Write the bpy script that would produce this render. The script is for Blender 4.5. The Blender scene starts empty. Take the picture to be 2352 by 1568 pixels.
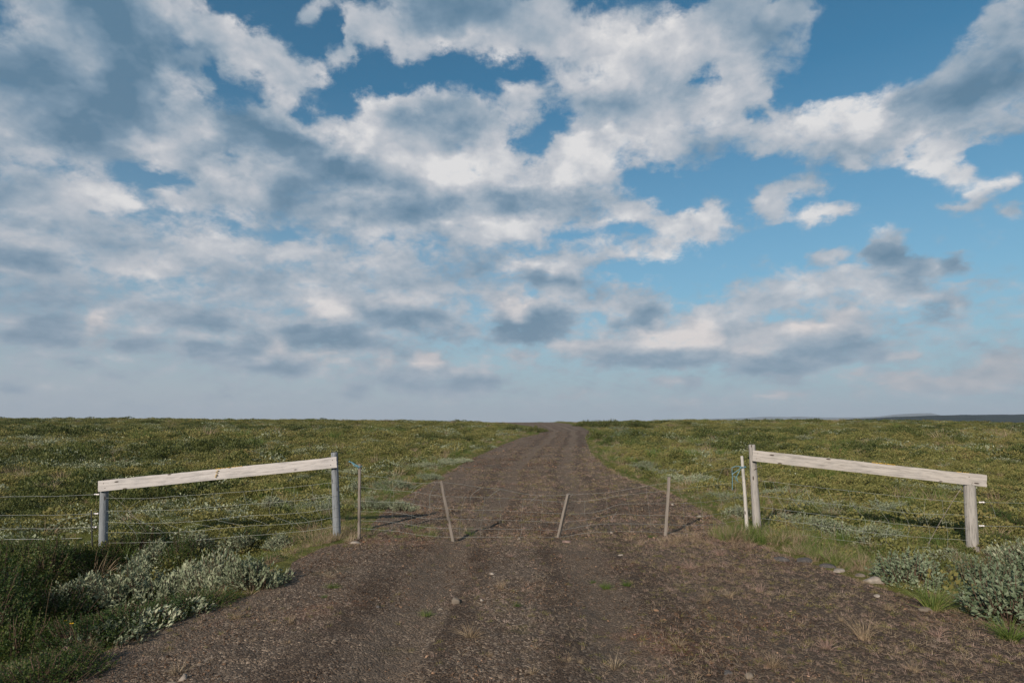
import bpy, bmesh, math, random
import numpy as np
from mathutils import Vector, Matrix, Euler, noise as mnoise

scene = bpy.context.scene
# ------------------------------------------------------------------ camera
CAM_H = 1.70
F_PX = 1372.0                      # focal length measured on a 2352 px wide view
CX, CY, HOR = 1176.0, 784.0, 968.0
PITCH = math.atan((HOR - CY) / F_PX)
cam_d = bpy.data.cameras.new("camera")
cam_d.sensor_width = 36.0
cam_d.lens = F_PX / 2352.0 * 36.0
cam_d.clip_start = 0.05
cam_d.clip_end = 60000.0
cam = bpy.data.objects.new("camera", cam_d)
scene.collection.objects.link(cam)
cam.location = (0, 0, CAM_H)
cam.rotation_euler = (math.pi / 2 + PITCH, 0, 0)
scene.camera = cam
scene.view_settings.view_transform = 'Standard'
scene.view_settings.look = 'None'
scene.view_settings.exposure = 0.0
scene.view_settings.gamma = 1.0
scene.render.engine = 'CYCLES'
scene.cycles.max_bounces = 5
scene.cycles.diffuse_bounces = 3
scene.cycles.transparent_max_bounces = 6
scene.cycles.volume_bounces = 0
scene.cycles.use_denoising = True

# ------------------------------------------------------------------ sun
SUN_EL = math.radians(25.0)
SUN_DIR = Vector((-0.50, -0.866, 0)).normalized() * math.cos(SUN_EL) + Vector((0, 0, math.sin(SUN_EL)))
sl = bpy.data.lights.new("sun", 'SUN')
sl.energy = 5.0
sl.angle = math.radians(0.53)
sl.color = (1.0, 0.89, 0.77)
sun = bpy.data.objects.new("sun", sl)
scene.collection.objects.link(sun)
sun.rotation_euler = SUN_DIR.to_track_quat('Z', 'Y').to_euler()

def ray(px, py):
    """unit-depth viewing direction (y = 1) of a point of the photograph"""
    c, s = math.cos(PITCH), math.sin(PITCH)
    a, b = (px - CX), (CY - py)
    return Vector((a, F_PX * c - b * s, F_PX * s + b * c))

# ------------------------------------------------------------------ world: sky with broken cumulus
# every cloud is a soft patch of the sky dome; (cx, cy, rx, ry, tilt, cover, light, warm)
SKY = []
def C(cx, cy, rx, ry, rot=0, cov=1.0, sh=.5, warm=0.0, soft=.5): SKY.append((cx, cy, rx, ry, rot, cov, sh, warm, soft))
# milky base
C(1176, 900, 1700, 330, 0, .50, .46, .15, .5)
C(500, 640, 900, 170, 0, .60, .50, 0, .6)
C(2000, 740, 640, 140, 0, .50, .52, 0, .6)
C(1900, 500, 560, 100, 0, .18, .5, 0, .6)
# upper left bank
C(230, 150, 400, 260, 20, 1, .42, 0, .4)
C(140, 240, 330, 120, 0, 1, .20, 0, .8)
C(300, 250, 220, 80, 25, 1, .22, 0, .8)
C(300, 60, 150, 40, 38, 1, .12, 0, .8)
C(60, 62, 75, 28, 10, 1, .72, 0, .8)
C(180, 90, 80, 60, 30, 1, .36, 0, .8)
C(560, 105, 190, 52, 33, 1, .80, 0, .4)
C(470, 40, 120, 40, 38, 1, .72, 0, .6)
C(480, 130, 110, 24, 35, .8, .30, 0, .6)
C(660, 165, 100, 24, 18, 1, .74, 0, .5)
C(790, 130, 34, 44, -30, 1, .66, 0, .5)
C(390, 170, 50, 22, 30, 1, .66, 0, .6)
C(500, 190, 90, 16, 8, .9, .66, 0, .6)
C(440, 250, 70, 40, 10, 1, .62, 0, .6)
C(90, 300, 160, 45, 0, 1, .22, 0, .7)
C(60, 350, 130, 22, 6, 1, .60, 0, .6)
C(340, 345, 65, 50, 20, 1, .52, 0, .5)
C(335, 385, 26, 30, 0, 1, .62, 0, .5)
C(430, 355, 26, 12, 40, .9, .55, 0, .5)
C(560, 235, 85, 38, -5, .0, .5, 0, .4)
C(495, 175, 18, 14, 0, .15, .5, 0, .6)
C(560, 20, 60, 26, 35, .0, .5, 0, .5)
C(640, 50, 80, 44, 35, .0, .5, 0, .4)
C(250, 408, 230, 20, 4, .05, .5, 0, .5)
C(395, 420, 60, 34, 20, .0, .5, 0, .5)
C(560, 500, 150, 14, 8, .28, .5, 0, .6)
C(720, 545, 100, 10, 4, .15, .5, 0, .6)
# second left bank
C(110, 440, 180, 42, 0, 1, .60, 0, .5)
C(60, 400, 60, 16, 0, .9, .5, 0, .5)
C(250, 450, 80, 24, 8, 1, .76, 0, .5)
C(60, 530, 190, 60, 5, 1, .34, 0, .6)
C(90, 490, 90, 24, 5, 1, .66, 0, .7)
C(240, 560, 130, 60, 5, .9, .48, 0, .6)
C(30, 590, 110, 24, 5, 1, .18, 0, .7)
C(90, 660, 150, 26, 3, .9, .28, 0, .7)
C(30, 625, 30, 14, 0, 1, .66, .2, .6)
# centre cloud
C(780, 370, 400, 110, 8, 1, .46, 0, .35)
C(930, 460, 280, 90, 5, 1, .40, 0, .4)
C(640, 320, 170, 36, 5, 1, .38, 0, .5)
C(930, 245, 150, 58, -5, 1, .92, 0, .4)
C(860, 280, 90, 40, -25, 1, .86, 0, .5)
C(720, 262, 60, 34, 0, .95, .78, 0, .5)
C(640, 250, 50, 16, 0, .8, .66, 0, .5)
C(1080, 290, 90, 70, 20, 1, .62, 0, .5)
C(960, 300, 130, 50, 0, 1, .52, 0, .8)
C(1110, 350, 60, 36, 0, .95, .58, 0, .6)
C(760, 300, 60, 22, 30, 1, .78, 0, .6)
C(700, 350, 210, 34, 18, 1, .12, 0, .8)
C(800, 390, 90, 22, 25, 1, .14, 0, .8)
C(500, 395, 52, 42, -20, 1, .80, 0, .5)
C(420, 450, 70, 30, 10, 1, .70, 0, .5)
C(520, 440, 60, 26, 0, 1, .68, 0, .7)
C(640, 480, 180, 30, 5, 1, .40, 0, .7)
C(860, 450, 90, 18, 0, 1, .60, 0, .7)
C(950, 490, 160, 30, 0, 1, .26, 0, .7)
C(900, 540, 150, 18, 0, .8, .55, 0, .6)
C(510, 370, 20, 10, 0, .4, .5, 0, .6)
C(700, 250, 22, 14, 0, .2, .5, 0, .6)
# blue lane of the centre
C(960, 180, 180, 26, 4, .0, .5, 0, .45)
C(870, 175, 60, 30, -10, .0, .5, 0, .45)
C(1160, 190, 100, 36, 10, .0, .5, 0, .45)
C(1230, 290, 70, 60, 30, .0, .5, 0, .5)
C(1040, 110, 28, 40, 10, .0, .5, 0, .5)
# top centre clouds
C(900, 50, 170, 62, 8, .95, .64, 0, .5)
C(960, 110, 46, 30, 20, .9, .55, 0, .5)
C(720, 30, 36, 40, 40, .8, .5, 0, .7)
C(775, 95, 18, 40, 0, .0, .5, 0, .6)
C(750, 60, 36, 14, 40, .1, .5, 0, .6)
C(1150, 50, 200, 66, 5, 1, .62, 0, .45)
C(1060, 20, 120, 40, 0, 1, .34, 0, .7)
C(1140, 110, 90, 30, 0, 1, .76, 0, .5)
C(1260, 60, 90, 60, 0, 1, .70, 0, .6)
C(987, 150, 15, 14, 0, .8, .5, 0, .6)
C(1215, 245, 60, 46, -20, .85, .66, 0, .8)
C(1190, 275, 40, 16, 0, .6, .6, 0, .8)
C(1130, 245, 16, 22, 0, .6, .5, 0, .7)
# big cloud, centre right
C(1520, 190, 260, 170, 15, 1, .62, 0, .3)
C(1350, 120, 70, 70, 0, 1, .72, 0, .5)
C(1500, 90, 110, 56, 0, 1, .88, 0, .5)
C(1660, 90, 120, 60, 5, 1, .86, 0, .5)
C(1420, 190, 80, 60, -30, 1, .84, 0, .6)
C(1590, 230, 150, 50, -10, 1, .52, 0, .8)
C(1400, 260, 90, 40, 0, 1, .50, 0, .8)
C(1700, 210, 80, 50, -10, 1, .80, 0, .6)
C(1760, 60, 110, 70, 10, .85, .52, 0, .6)
C(1680, 20, 180, 36, 0, .95, .58, 0, .6)
C(1560, 10, 60, 16, 0, .1, .5, 0, .6)
C(1460, 15, 60, 16, 0, .5, .5, 0, .6)
C(1330, 335, 72, 34, -5, 1, .84, 0, .4)
C(1560, 330, 200, 40, -15, 1, .62, 0, .6)
C(1450, 370, 90, 26, 0, .8, .58, 0, .6)
C(1680, 290, 120, 50, -5, .95, .66, 0, .6)
C(1770, 320, 90, 40, 0, .9, .62, 0, .6)
C(1645, 180, 34, 9, 0, .2, .4, 0, .6)
C(1740, 265, 22, 14, 30, .3, .5, 0, .7)
C(1810, 150, 60, 60, 20, .55, .5, 0, .7)
C(1830, 215, 44, 30, 20, .0, .5, 0, .5)
# right cloud
C(1950, 280, 165, 76, -18, 1, .72, 0, .3)
C(1990, 235, 120, 46, -22, 1, .95, 0, .5)
C(1960, 340, 120, 34, -5, 1, .58, 0, .7)
C(1870, 290, 60, 40, 0, 1, .76, 0, .6)
C(2230, 200, 190, 120, -32, 1, .38, 0, .3)
C(2330, 60, 90, 80, -40, 1, .46, 0, .4)
C(2150, 250, 120, 70, -10, 1, .32, 0, .6)
C(2300, 280, 110, 34, -20, .9, .56, 0, .6)
C(2150, 345, 90, 56, 10, 1, .70, 0, .4)
C(2160, 380, 60, 26, 0, 1, .80, 0, .6)
C(2050, 90, 160, 110, -20, .0, .5, 0, .4)
C(2160, 70, 60, 20, -40, .2, .5, 0, .6)
C(2110, 345, 16, 14, 0, .5, .5, 0, .5)
C(2290, 350, 90, 26, -10, .08, .5, 0, .6)
C(1964, 365, 28, 24, -10, 1, .78, 0, .5)
C(2285, 415, 80, 24, -10, .95, .86, 0, .45)
C(2205, 480, 70, 20, -12, .95, .66, 0, .7)
C(2325, 478, 46, 16, 0, .95, .6, 0, .7)
# lower centre cloud
C(1220, 440, 210, 66, 5, 1, .50, 0, .4)
C(1130, 395, 110, 36, 0, 1, .86, 0, .5)
C(1340, 415, 70, 34, 5, 1, .80, 0, .5)
C(1260, 480, 140, 34, 5, 1, .24, 0, .7)
C(1090, 520, 90, 34, 8, 1, .74, 0, .6)
C(1200, 530, 80, 24, -8, 1, .72, 0, .6)
C(1090, 598, 90, 20, 0, .8, .44, 0, .6)
C(1400, 510, 34, 14, 0, .8, .7, 0, .6)
C(1460, 487, 60, 20, 5, .95, .68, 0, .6)
C(1590, 512, 95, 27, -6, 1, .84, 0, .4)
C(1560, 562, 125, 30, -15, .9, .66, 0, .7)
C(1310, 600, 150, 26, -8, .85, .70, 0, .6)
C(1230, 605, 60, 14, 0, 1, .80, 0, .6)
C(1370, 560, 60, 20, 0, .65, .66, 0, .6)
C(1600, 575, 40, 20, 0, .6, .64, 0, .7)
C(1550, 625, 180, 20, 0, .12, .5, 0, .7)
C(1270, 658, 62, 20, 4, 1, .18, 0, .6)
C(1215, 625, 36, 14, 20, 1, .24, 0, .7)
# small right clouds
C(1805, 430, 78, 14, -25, .95, .66, 0, .7)
C(1770, 470, 48, 18, -15, 1, .7, 0, .7)
C(1775, 495, 40, 13, 0, .9, .64, 0, .7)
C(1858, 489, 32, 14, 0, 1, .78, 0, .5)
C(1918, 478, 32, 14, 0, 1, .78, 0, .5)
C(1855, 436, 42, 11, -15, .85, .6, 0, .7)
C(2045, 548, 44, 12, 0, 1, .74, 0, .6)
C(2036, 585, 46, 24, 0, 1, .14, 0, .6)
C(1905, 578, 52, 16, -10, .9, .6, 0, .7)
C(2135, 615, 60, 16, -15, 1, .62, 0, .6)
C(2062, 655, 76, 24, -28, 1, .10, 0, .5)
C(2195, 612, 28, 10, -20, 1, .22, 0, .6)
C(2160, 700, 60, 26, -12, .9, .22, 0, .6)
C(2195, 708, 22, 12, 0, .9, .60, .5, .6)
# middle band
C(500, 570, 150, 22, 5, .95, .68, 0, .6)
C(700, 575, 90, 20, 0, .95, .66, 0, .6)
C(350, 610, 100, 22, -8, 1, .76, .1, .6)
C(560, 620, 80, 24, 0, .9, .62, .1, .7)
C(900, 610, 90, 24, 0, .9, .62, 0, .6)
C(690, 660, 260, 40, 0, .9, .46, 0, .8)
C(1000, 660, 100, 20, -20, .8, .62, .1, .6)
C(150, 690, 200, 30, 0, .8, .40, 0, .8)
C(1400, 690, 140, 30, 3, .85, .60, .1, .6)
C(1150, 690, 60, 20, 0, .8, .62, .2, .6)
C(1900, 640, 150, 26, -8, .9, .64, 0, .6)
C(1760, 700, 260, 26, -10, .95, .66, 0, .5)
C(1950, 690, 140, 26, -10, .8, .60, 0, .7)
# low clouds with dark bases
C(620, 765, 330, 20, 8, 1, .18, 0, .6)
C(740, 775, 110, 26, 5, 1, .06, 0, .6)
C(940, 735, 140, 26, 8, 1, .14, 0, .6)
C(1030, 765, 60, 20, 0, .9, .26, 0, .7)
C(90, 768, 95, 24, 0, 1, .12, 0, .6)
C(325, 790, 52, 17, 0, 1, .22, 0, .6)
C(200, 832, 40, 9, 0, .8, .24, 0, .7)
C(30, 885, 60, 8, 0, .8, .26, 0, .7)
C(255, 860, 30, 7, 0, .7, .28, 0, .7)
C(560, 820, 150, 28, 8, 1, .20, 0, .6)
C(640, 845, 60, 16, 0, 1, .16, 0, .6)
C(990, 880, 150, 26, 4, .9, .28, 0, .6)
C(1090, 870, 60, 10, 0, 1, .16, 0, .6)
C(820, 900, 36, 9, 0, .9, .22, 0, .6)
C(850, 820, 60, 26, 0, .7, .40, .1, .7)
C(1225, 748, 96, 34, -4, 1, .04, 0, .45)
C(1484, 735, 38, 17, -10, 1, .16, 0, .6)
C(1430, 752, 34, 8, 0, .8, .26, 0, .7)
C(1180, 708, 34, 22, 0, 1, .90, .5, .6)
C(750, 705, 60, 24, 10, 1, .80, .3, .6)
C(600, 740, 70, 20, 0, .9, .60, .1, .7)
C(225, 742, 30, 18, 0, 1, .80, .6, .6)
C(225, 775, 26, 26, 0, .8, .56, .5, .7)
C(640, 795, 40, 10, 0, 1, .78, .6, .6)
C(745, 818, 60, 11, 6, 1, .76, .6, .6)
C(985, 830, 32, 18, -15, 1, .80, .8, .6)
C(1190, 812, 40, 9, 0, .9, .66, .5, .6)
C(890, 822, 24, 18, 0, .8, .6, .6, .6)
C(1040, 925, 20, 8, 0, .7, .58, .6, .7)
C(1560, 790, 260, 34, -2, 1, .62, .2, .5)
C(1340, 800, 80, 12, -2, 1, .68, .4, .6)
C(1530, 775, 60, 26, -5, 1, .92, .5, .6)
C(1600, 770, 52, 34, 0, 1, 1.0, .6, .5)
C(1620, 800, 40, 22, 0, 1, .96, .6, .6)
C(1750, 765, 70, 16, 0, 1, .74, .3, .6)
C(1870, 748, 66, 15, -3, 1, 1.0, .7, .5)
C(1935, 735, 40, 22, 0, 1, .82, .5, .6)
C(1990, 765, 60, 20, 0, .9, .56, .2, .7)
C(1520, 828, 160, 15, 0, 1, .16, 0, .6)
C(1640, 812, 140, 12, 0, 1, .34, 0, .7)
C(1840, 812, 200, 30, -6, 1, .22, 0, .6)
C(1790, 838, 90, 18, 0, 1, .14, 0, .6)
C(1740, 812, 60, 10, 0, .9, .66, .5, .6)
C(2010, 820, 40, 16, 0, .9, .26, 0, .6)
C(2080, 812, 30, 14, 0, 1, .64, .6, .6)
C(2050, 760, 60, 26, 0, .7, .50, .2, .7)
C(1555, 874, 48, 12, 0, 1, .60, .5, .6)
C(1580, 880, 24, 6, 0, 1, .3, 0, .6)
C(1800, 872, 46, 8, 0, .9, .4, .3, .6)
C(1790, 905, 60, 12, 0, .8, .62, .8, .7)
C(1320, 905, 40, 14, 0, .7, .58, .7, .7)
C(1550, 925, 50, 12, 0, .7, .56, .7, .7)
C(2085, 875, 60, 26, 0, .95, .62, .9, .6)
C(2275, 870, 130, 26, -6, 1, .60, .95, .5)
C(2310, 828, 60, 22, -10, 1, .60, .95, .6)
C(1965, 865, 24, 9, 0, .8, .58, .8, .6)
C(1990, 900, 40, 16, 0, .7, .52, .7, .7)

# every dark low cloud is the shaded base of a lit head that rises a little above it
_S = []
for c_ in SKY:
    if c_[3] < 40 and c_[6] < .3 and c_[5] > .75 and c_[1] > 560:
        _S.append((c_[0] - .12 * c_[2], c_[1] - .62 * c_[3], c_[2] * .86, c_[3] * .75, c_[4], .95, .72, .35, .6))
    _S.append(c_)
SKY = _S
def sky_grid(nc, nr, az0, az1, el0, el1):
    az = np.linspace(az0, az1, nc)[None, :].repeat(nr, 0)
    el = (el0 + (el1 - el0) * np.linspace(0, 1, nr) ** (1 / .72))[:, None].repeat(nc, 1)
    dx, dy, dz = np.sin(az) * np.cos(el), np.cos(az) * np.cos(el), np.sin(el)
    c, s = math.cos(PITCH), math.sin(PITCH)
    f = dy * c + dz * s; u = -dy * s + dz * c
    px = CX + F_PX * dx / f; py = CY - F_PX * u / f
    cov = np.zeros_like(px); sh = np.full_like(px, .5); wm = np.zeros_like(px)
    cell = 8.0
    for (cx, cy, rx, ry, rot, cv, s_, w, soft) in SKY:
        r = math.radians(rot)
        soft = soft + .22
        X = px - cx; Y = py - cy
        a = (X * math.cos(r) + Y * math.sin(r)) / (rx + cell * .4)
        b = (-X * math.sin(r) + Y * math.cos(r)) / (ry + cell * .4)
        d = np.sqrt(a * a + b * b)
        g = np.clip((1.0 + soft * .5 - d) / soft, 0, 1); g = g * g * (3 - 2 * g)
        cov += (cv - cov) * g
        if cv > .25:
            sh += (s_ - sh) * g; wm += (w - wm) * g
    return np.stack([cov, sh, wm], -1)

class NT:
    """tiny helper around a node tree"""
    def __init__(s, tree): s.t = tree; s.n = tree.nodes; s.l = tree.links
    def new(s, typ, **kw):
        nd = s.n.new(typ)
        for k, v in kw.items(): setattr(nd, k, v)
        return nd
    def put(s, sock, v):
        if isinstance(v, bpy.types.NodeSocket): s.l.new(v, sock)
        elif v is not None: sock.default_value = v
    def m(s, op, a, b=None, c=None, clamp=False):
        nd = s.new('ShaderNodeMath', operation=op, use_clamp=clamp)
        s.put(nd.inputs[0], a); s.put(nd.inputs[1], b); s.put(nd.inputs[2], c)
        return nd.outputs[0]
    def v(s, op, a, b=None, scale=None):
        nd = s.new('ShaderNodeVectorMath', operation=op)
        s.put(nd.inputs[0], a); s.put(nd.inputs[1], b)
        if scale is not None: s.put(nd.inputs['Scale'], scale)
        return nd.outputs['Value'] if op in ('LENGTH', 'DOT_PRODUCT', 'DISTANCE') else nd.outputs[0]
    def noise(s, vec, scale, detail=4, rough=.55, dist=0, color=False, dim='3D', w=None):
        nd = s.new('ShaderNodeTexNoise', noise_dimensions=dim)
        s.put(nd.inputs['Vector'], vec)
        nd.inputs['Scale'].default_value = scale; nd.inputs['Detail'].default_value = detail
        nd.inputs['Roughness'].default_value = rough; nd.inputs['Distortion'].default_value = dist
        return nd.outputs['Color' if color else 'Fac']
    def voro(s, vec, scale, feature='F1', out='Distance', rnd=1.0):
        nd = s.new('ShaderNodeTexVoronoi', feature=feature)
        s.put(nd.inputs['Vector'], vec); nd.inputs['Scale'].default_value = scale
        nd.inputs['Randomness'].default_value = rnd
        return nd.outputs[out]
    def mix(s, f, a, b, blend='MIX'):
        nd = s.new('ShaderNodeMix', data_type='RGBA', blend_type=blend)
        s.put(nd.inputs[0], f); s.put(nd.inputs[6], a); s.put(nd.inputs[7], b)
        return nd.outputs[2]
    def ss(s, x, lo, hi, a=0.0, b=1.0):
        nd = s.new('ShaderNodeMapRange', interpolation_type='SMOOTHSTEP')
        s.put(nd.inputs[0], x); s.put(nd.inputs[1], lo); s.put(nd.inputs[2], hi)
        nd.inputs[3].default_value = a; nd.inputs[4].default_value = b
        return nd.outputs[0]
    def lin(s, x, lo, hi, a=0.0, b=1.0):
        nd = s.new('ShaderNodeMapRange')
        s.put(nd.inputs[0], x); nd.inputs[1].default_value = lo; nd.inputs[2].default_value = hi
        nd.inputs[3].default_value = a; nd.inputs[4].default_value = b
        return nd.outputs[0]
    def ramp(s, x, stops, interp='LINEAR'):
        nd = s.new('ShaderNodeValToRGB'); cr = nd.color_ramp; cr.interpolation = interp
        while len(cr.elements) > 1: cr.elements.remove(cr.elements[-1])
        cr.elements[0].position = stops[0][0]; cr.elements[0].color = tuple(stops[0][1]) + (1,)
        for p, c in stops[1:]:
            e = cr.elements.new(p); e.color = tuple(c) + (1,)
        s.put(nd.inputs[0], x)
        return nd.outputs[0]
    def sep(s, v):
        nd = s.new('ShaderNodeSeparateXYZ'); s.put(nd.inputs[0], v); return nd.outputs
    def comb(s, x, y, z):
        nd = s.new('ShaderNodeCombineXYZ'); s.put(nd.inputs[0], x); s.put(nd.inputs[1], y); s.put(nd.inputs[2], z)
        return nd.outputs[0]


NSEG, NROW, VPOW = 4, 38, .72
AZ0, AZ1, EL0, EL1 = math.radians(-44), math.radians(44), 0.0, math.radians(38.5)
G = sky_grid(31 * NSEG + 1, NROW, AZ0, AZ1, EL0, EL1)
def row_template():
    g = bpy.data.node_groups.new("cloud_row", 'ShaderNodeTree')
    g.interface.new_socket("u", in_out='INPUT', socket_type='NodeSocketFloat')
    g.interface.new_socket("w", in_out='INPUT', socket_type='NodeSocketFloat')
    g.interface.new_socket("acc", in_out='INPUT', socket_type='NodeSocketVector')
    g.interface.new_socket("out", in_out='OUTPUT', socket_type='NodeSocketVector')
    h = NT(g); gi = h.new('NodeGroupInput'); go = h.new('NodeGroupOutput')
    u = gi.outputs[0]; col = None
    for k in range(NSEG):
        uk = h.m('SUBTRACT', u, float(k)); gt = h.m('GREATER_THAN', u, float(k))
        nd = h.new('ShaderNodeValToRGB', name="r%d" % k); cr = nd.color_ramp
        cr.elements[1].position = 1.0
        for i in range(1, 31): cr.elements.new(i / 31.0)
        h.put(nd.inputs[0], uk)
        col = nd.outputs[0] if col is None else h.mix(gt, col, nd.outputs[0])
    w3_ = h.comb(*[gi.outputs[1]] * 3)
    nd = h.new('ShaderNodeVectorMath', operation='MULTIPLY_ADD')
    h.put(nd.inputs[0], col); h.put(nd.inputs[1], w3_); h.put(nd.inputs[2], gi.outputs[2])
    h.l.new(nd.outputs[0], go.inputs[0])
    return g
row_t = row_template(); ROWS = []
for r in range(NROW):
    g = row_t.copy() if r < NROW - 1 else row_t
    for k in range(NSEG):
        el_ = g.nodes["r%d" % k].color_ramp.elements
        for i in range(32):
            c = G[r, k * 31 + i]; el_[i].color = (float(c[0]), float(c[1]), float(c[2]), 1)
    ROWS.append(g)

world = bpy.data.worlds.new("World"); scene.world = world; world.use_nodes = True
w = NT(world.node_tree); w.n.clear()
tc = w.new('ShaderNodeTexCoord')
D = w.v('NORMALIZE', tc.outputs['Generated'])
dx, dy, dz = w.sep(D)
az = w.m('ARCTAN2', dx, dy); el = w.m('ARCSINE', dz)
# perspective-like coordinates: finer and flatter towards the horizon
q = w.v('SCALE', D, scale=w.m('DIVIDE', 1.0, w.m('ADD', w.m('MAXIMUM', dz, 0.0), .55)))
wa = w.noise(q, 5.5, 7, .62, color=True)
wv = w.v('SUBTRACT', wa, (.5, .5, .5))
wx, wy, wz = w.sep(wv)
amp = w.lin(el, 0, .6, .024, .125)
wb = w.v('SUBTRACT', w.noise(q, 26.0, 5, .62, color=True), (.5, .5, .5))
wbx, wby, wbz = w.sep(wb)
amp2 = w.lin(el, 0, .6, .010, .050)
azw = w.m('ADD', w.m('ADD', az, w.m('MULTIPLY', wx, amp)), w.m('MULTIPLY', wbx, amp2))
elw = w.m('ADD', w.m('ADD', el, w.m('MULTIPLY', wz, w.m('MULTIPLY', amp, .8))), w.m('MULTIPLY', wbz, w.m('MULTIPLY', amp2, .7)))
u = w.m('MULTIPLY', w.m('SUBTRACT', azw, AZ0), NSEG / (AZ1 - AZ0))
v = w.m('MULTIPLY', w.m('POWER', w.m('MAXIMUM', w.m('DIVIDE', w.m('SUBTRACT', elw, EL0), EL1 - EL0), 0.0), VPOW), float(NROW - 1))
acc = None
for r in range(NROW):
    if r == 0: wt = w.m('SUBTRACT', 1.0, v, clamp=True)
    elif r == NROW - 1: wt = w.m('SUBTRACT', v, float(r - 1), clamp=True)
    else: wt = w.m('SUBTRACT', 1.0, w.m('ABSOLUTE', w.m('SUBTRACT', v, float(r))), clamp=True)
    nd = w.new('ShaderNodeGroup'); nd.node_tree = ROWS[r]
    w.put(nd.inputs[0], u); w.put(nd.inputs[1], wt); w.put(nd.inputs[2], acc)
    acc = nd.outputs[0]
# outside the mapped part of the sky: the same kind of broken cloud, from noise alone
gen = w.noise(q, 1.7, 3, .5)
genv = w.comb(w.ss(gen, .40, .60), w.lin(w.noise(q, 2.3, 3, .5), .3, .7, .2, .9), .1)
outside = w.m('MAXIMUM', w.ss(w.m('ABSOLUTE', az), .70, .80), w.ss(el, .64, .72))
cell = w.mix(outside, acc, genv)
cov, shade, warm = w.sep(cell)
n1 = w.noise(q, 9.5, 9, .66, .25)
# cauliflower heads: rounded cells with creases between them, lit from above and from the left
qw = w.v('ADD', q, w.v('SCALE', wv, scale=.16))
def puff(vec, sc):
    nd = w.new('ShaderNodeTexVoronoi', feature='F1'); w.put(nd.inputs['Vector'], vec)
    nd.inputs['Scale'].default_value = sc; nd.inputs['Detail'].default_value = 2.0; nd.inputs['Roughness'].default_value = .5
    nd.inputs['Lacunarity'].default_value = 2.3; nd.normalize = True
    d_ = nd.outputs['Distance']
    return w.m('SUBTRACT', 1.0, w.m('MULTIPLY', d_, d_))
pA = puff(qw, 10.0); pB = puff(w.v('ADD', qw, (-.012, -.01, .040)), 10.0)
n4 = w.noise(q, 30.0, 6, .62, .3)
cv = w.m('ADD', cov, w.m('MULTIPLY', w.m('SUBTRACT', n1, .5), w.lin(el, .05, .3, 1.0, 1.25)))
cv = w.m('ADD', cv, w.m('MULTIPLY', w.m('SUBTRACT', n4, .5), 1.05))
cv = w.m('ADD', cv, w.m('MULTIPLY', w.m('SUBTRACT', pA, .80), .55))
cmask = w.ss(cv, .34, .98)
up = w.v('ADD', q, (-.014, -.01, .055))
n2 = w.noise(q, 8.0, 5, .5, .2); n2b = w.noise(up, 8.0, 5, .5, .2)
sh = w.m('MULTIPLY_ADD', shade, 1.15, -.055)
sh = w.m('ADD', sh, w.m('MULTIPLY', w.m('SUBTRACT', n2, n2b), w.lin(el, 0, .42, .6, 1.5)))
sh = w.m('ADD', sh, w.m('MULTIPLY', w.m('SUBTRACT', pA, pB), w.lin(el, .05, .35, .8, 1.15)))
sh = w.m('ADD', sh, w.m('MULTIPLY', w.m('SUBTRACT', n4, .5), .22), clamp=True)
ccol = w.ramp(sh, [(0, (.105, .205, .305)), (.25, (.195, .292, .392)), (.5, (.345, .415, .490)),
                   (.75, (.540, .560, .600)), (1, (.780, .765, .760))])
ccol = w.mix(w.m('MULTIPLY', warm, .75, clamp=True), ccol, w.mix(1.0, ccol, (1.17, .97, .86, 1), 'MULTIPLY'))
sky = w.new('ShaderNodeTexSky', sky_type='NISHITA')
sky.sun_disc = False; sky.sun_elevation = SUN_EL; sky.sun_rotation = math.radians(210)
sky.air_density = 1.0; sky.dust_density = .6; sky.ozone_density = 3.0; sky.altitude = 100
blue = w.mix(1.0, w.v('SCALE', sky.outputs[0], scale=.096), (.44, 1.06, 1.08, 1), 'MULTIPLY')
# thin milky air low over the horizon, veiling the sky and the far clouds
hz = w.ramp(w.m('DIVIDE', el, .65, clamp=True), [(0, (.98,)*3), (.08, (.88,)*3), (.18, (.66,)*3), (.32, (.38,)*3), (.5, (.20,)*3), (.8, (.02,)*3)])
azl = w.ss(az, -.9, .9)
hcol = w.mix(azl, (.420, .445, .500, 1), (.345, .420, .500, 1))
base = w.mix(hz, blue, hcol)
cl = w.mix(w.m('MULTIPLY', hz, .34), ccol, hcol)
full = w.mix(w.m('MULTIPLY', cmask, .96), base, cl)
full = w.mix(w.ss(el, -.02, .0), (.03, .035, .03, 1), full)
bg = w.new('ShaderNodeBackground'); w.put(bg.inputs[0], full); bg.inputs[1].default_value = 1.0
wo = w.new('ShaderNodeOutputWorld'); w.l.new(bg.outputs[0], wo.inputs[0])
world.cycles.sampling_method = 'MANUAL'; world.cycles.sample_map_resolution = 512

# ------------------------------------------------------------------ helpers
RNG = np.random.default_rng(11)
random.seed(5)
def sstep(a, b, x):
    t = np.clip((np.asarray(x, float) - a) / (b - a), 0, 1); return t * t * (3 - 2 * t)
_P = np.random.default_rng(3).random((256, 256))
def vnoise(x, y):
    x = np.asarray(x, float); y = np.asarray(y, float)
    xi = np.floor(x).astype(int); yi = np.floor(y).astype(int)
    fx = x - xi; fy = y - yi; fx = fx * fx * (3 - 2 * fx); fy = fy * fy * (3 - 2 * fy)
    a = _P[xi & 255, yi & 255]; b = _P[(xi + 1) & 255, yi & 255]
    c = _P[xi & 255, (yi + 1) & 255]; d = _P[(xi + 1) & 255, (yi + 1) & 255]
    return (a * (1 - fx) + b * fx) * (1 - fy) + (c * (1 - fx) + d * fx) * fy - .5
def fbm(x, y, s, o=4, g=.5):
    r = 0; a = 1; t = 0
    for i in range(o):
        r = r + a * vnoise(x * s + 17.3 * i, y * s + 9.1 * i); t += a; a *= g; s *= 2.03
    return r / t

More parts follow.
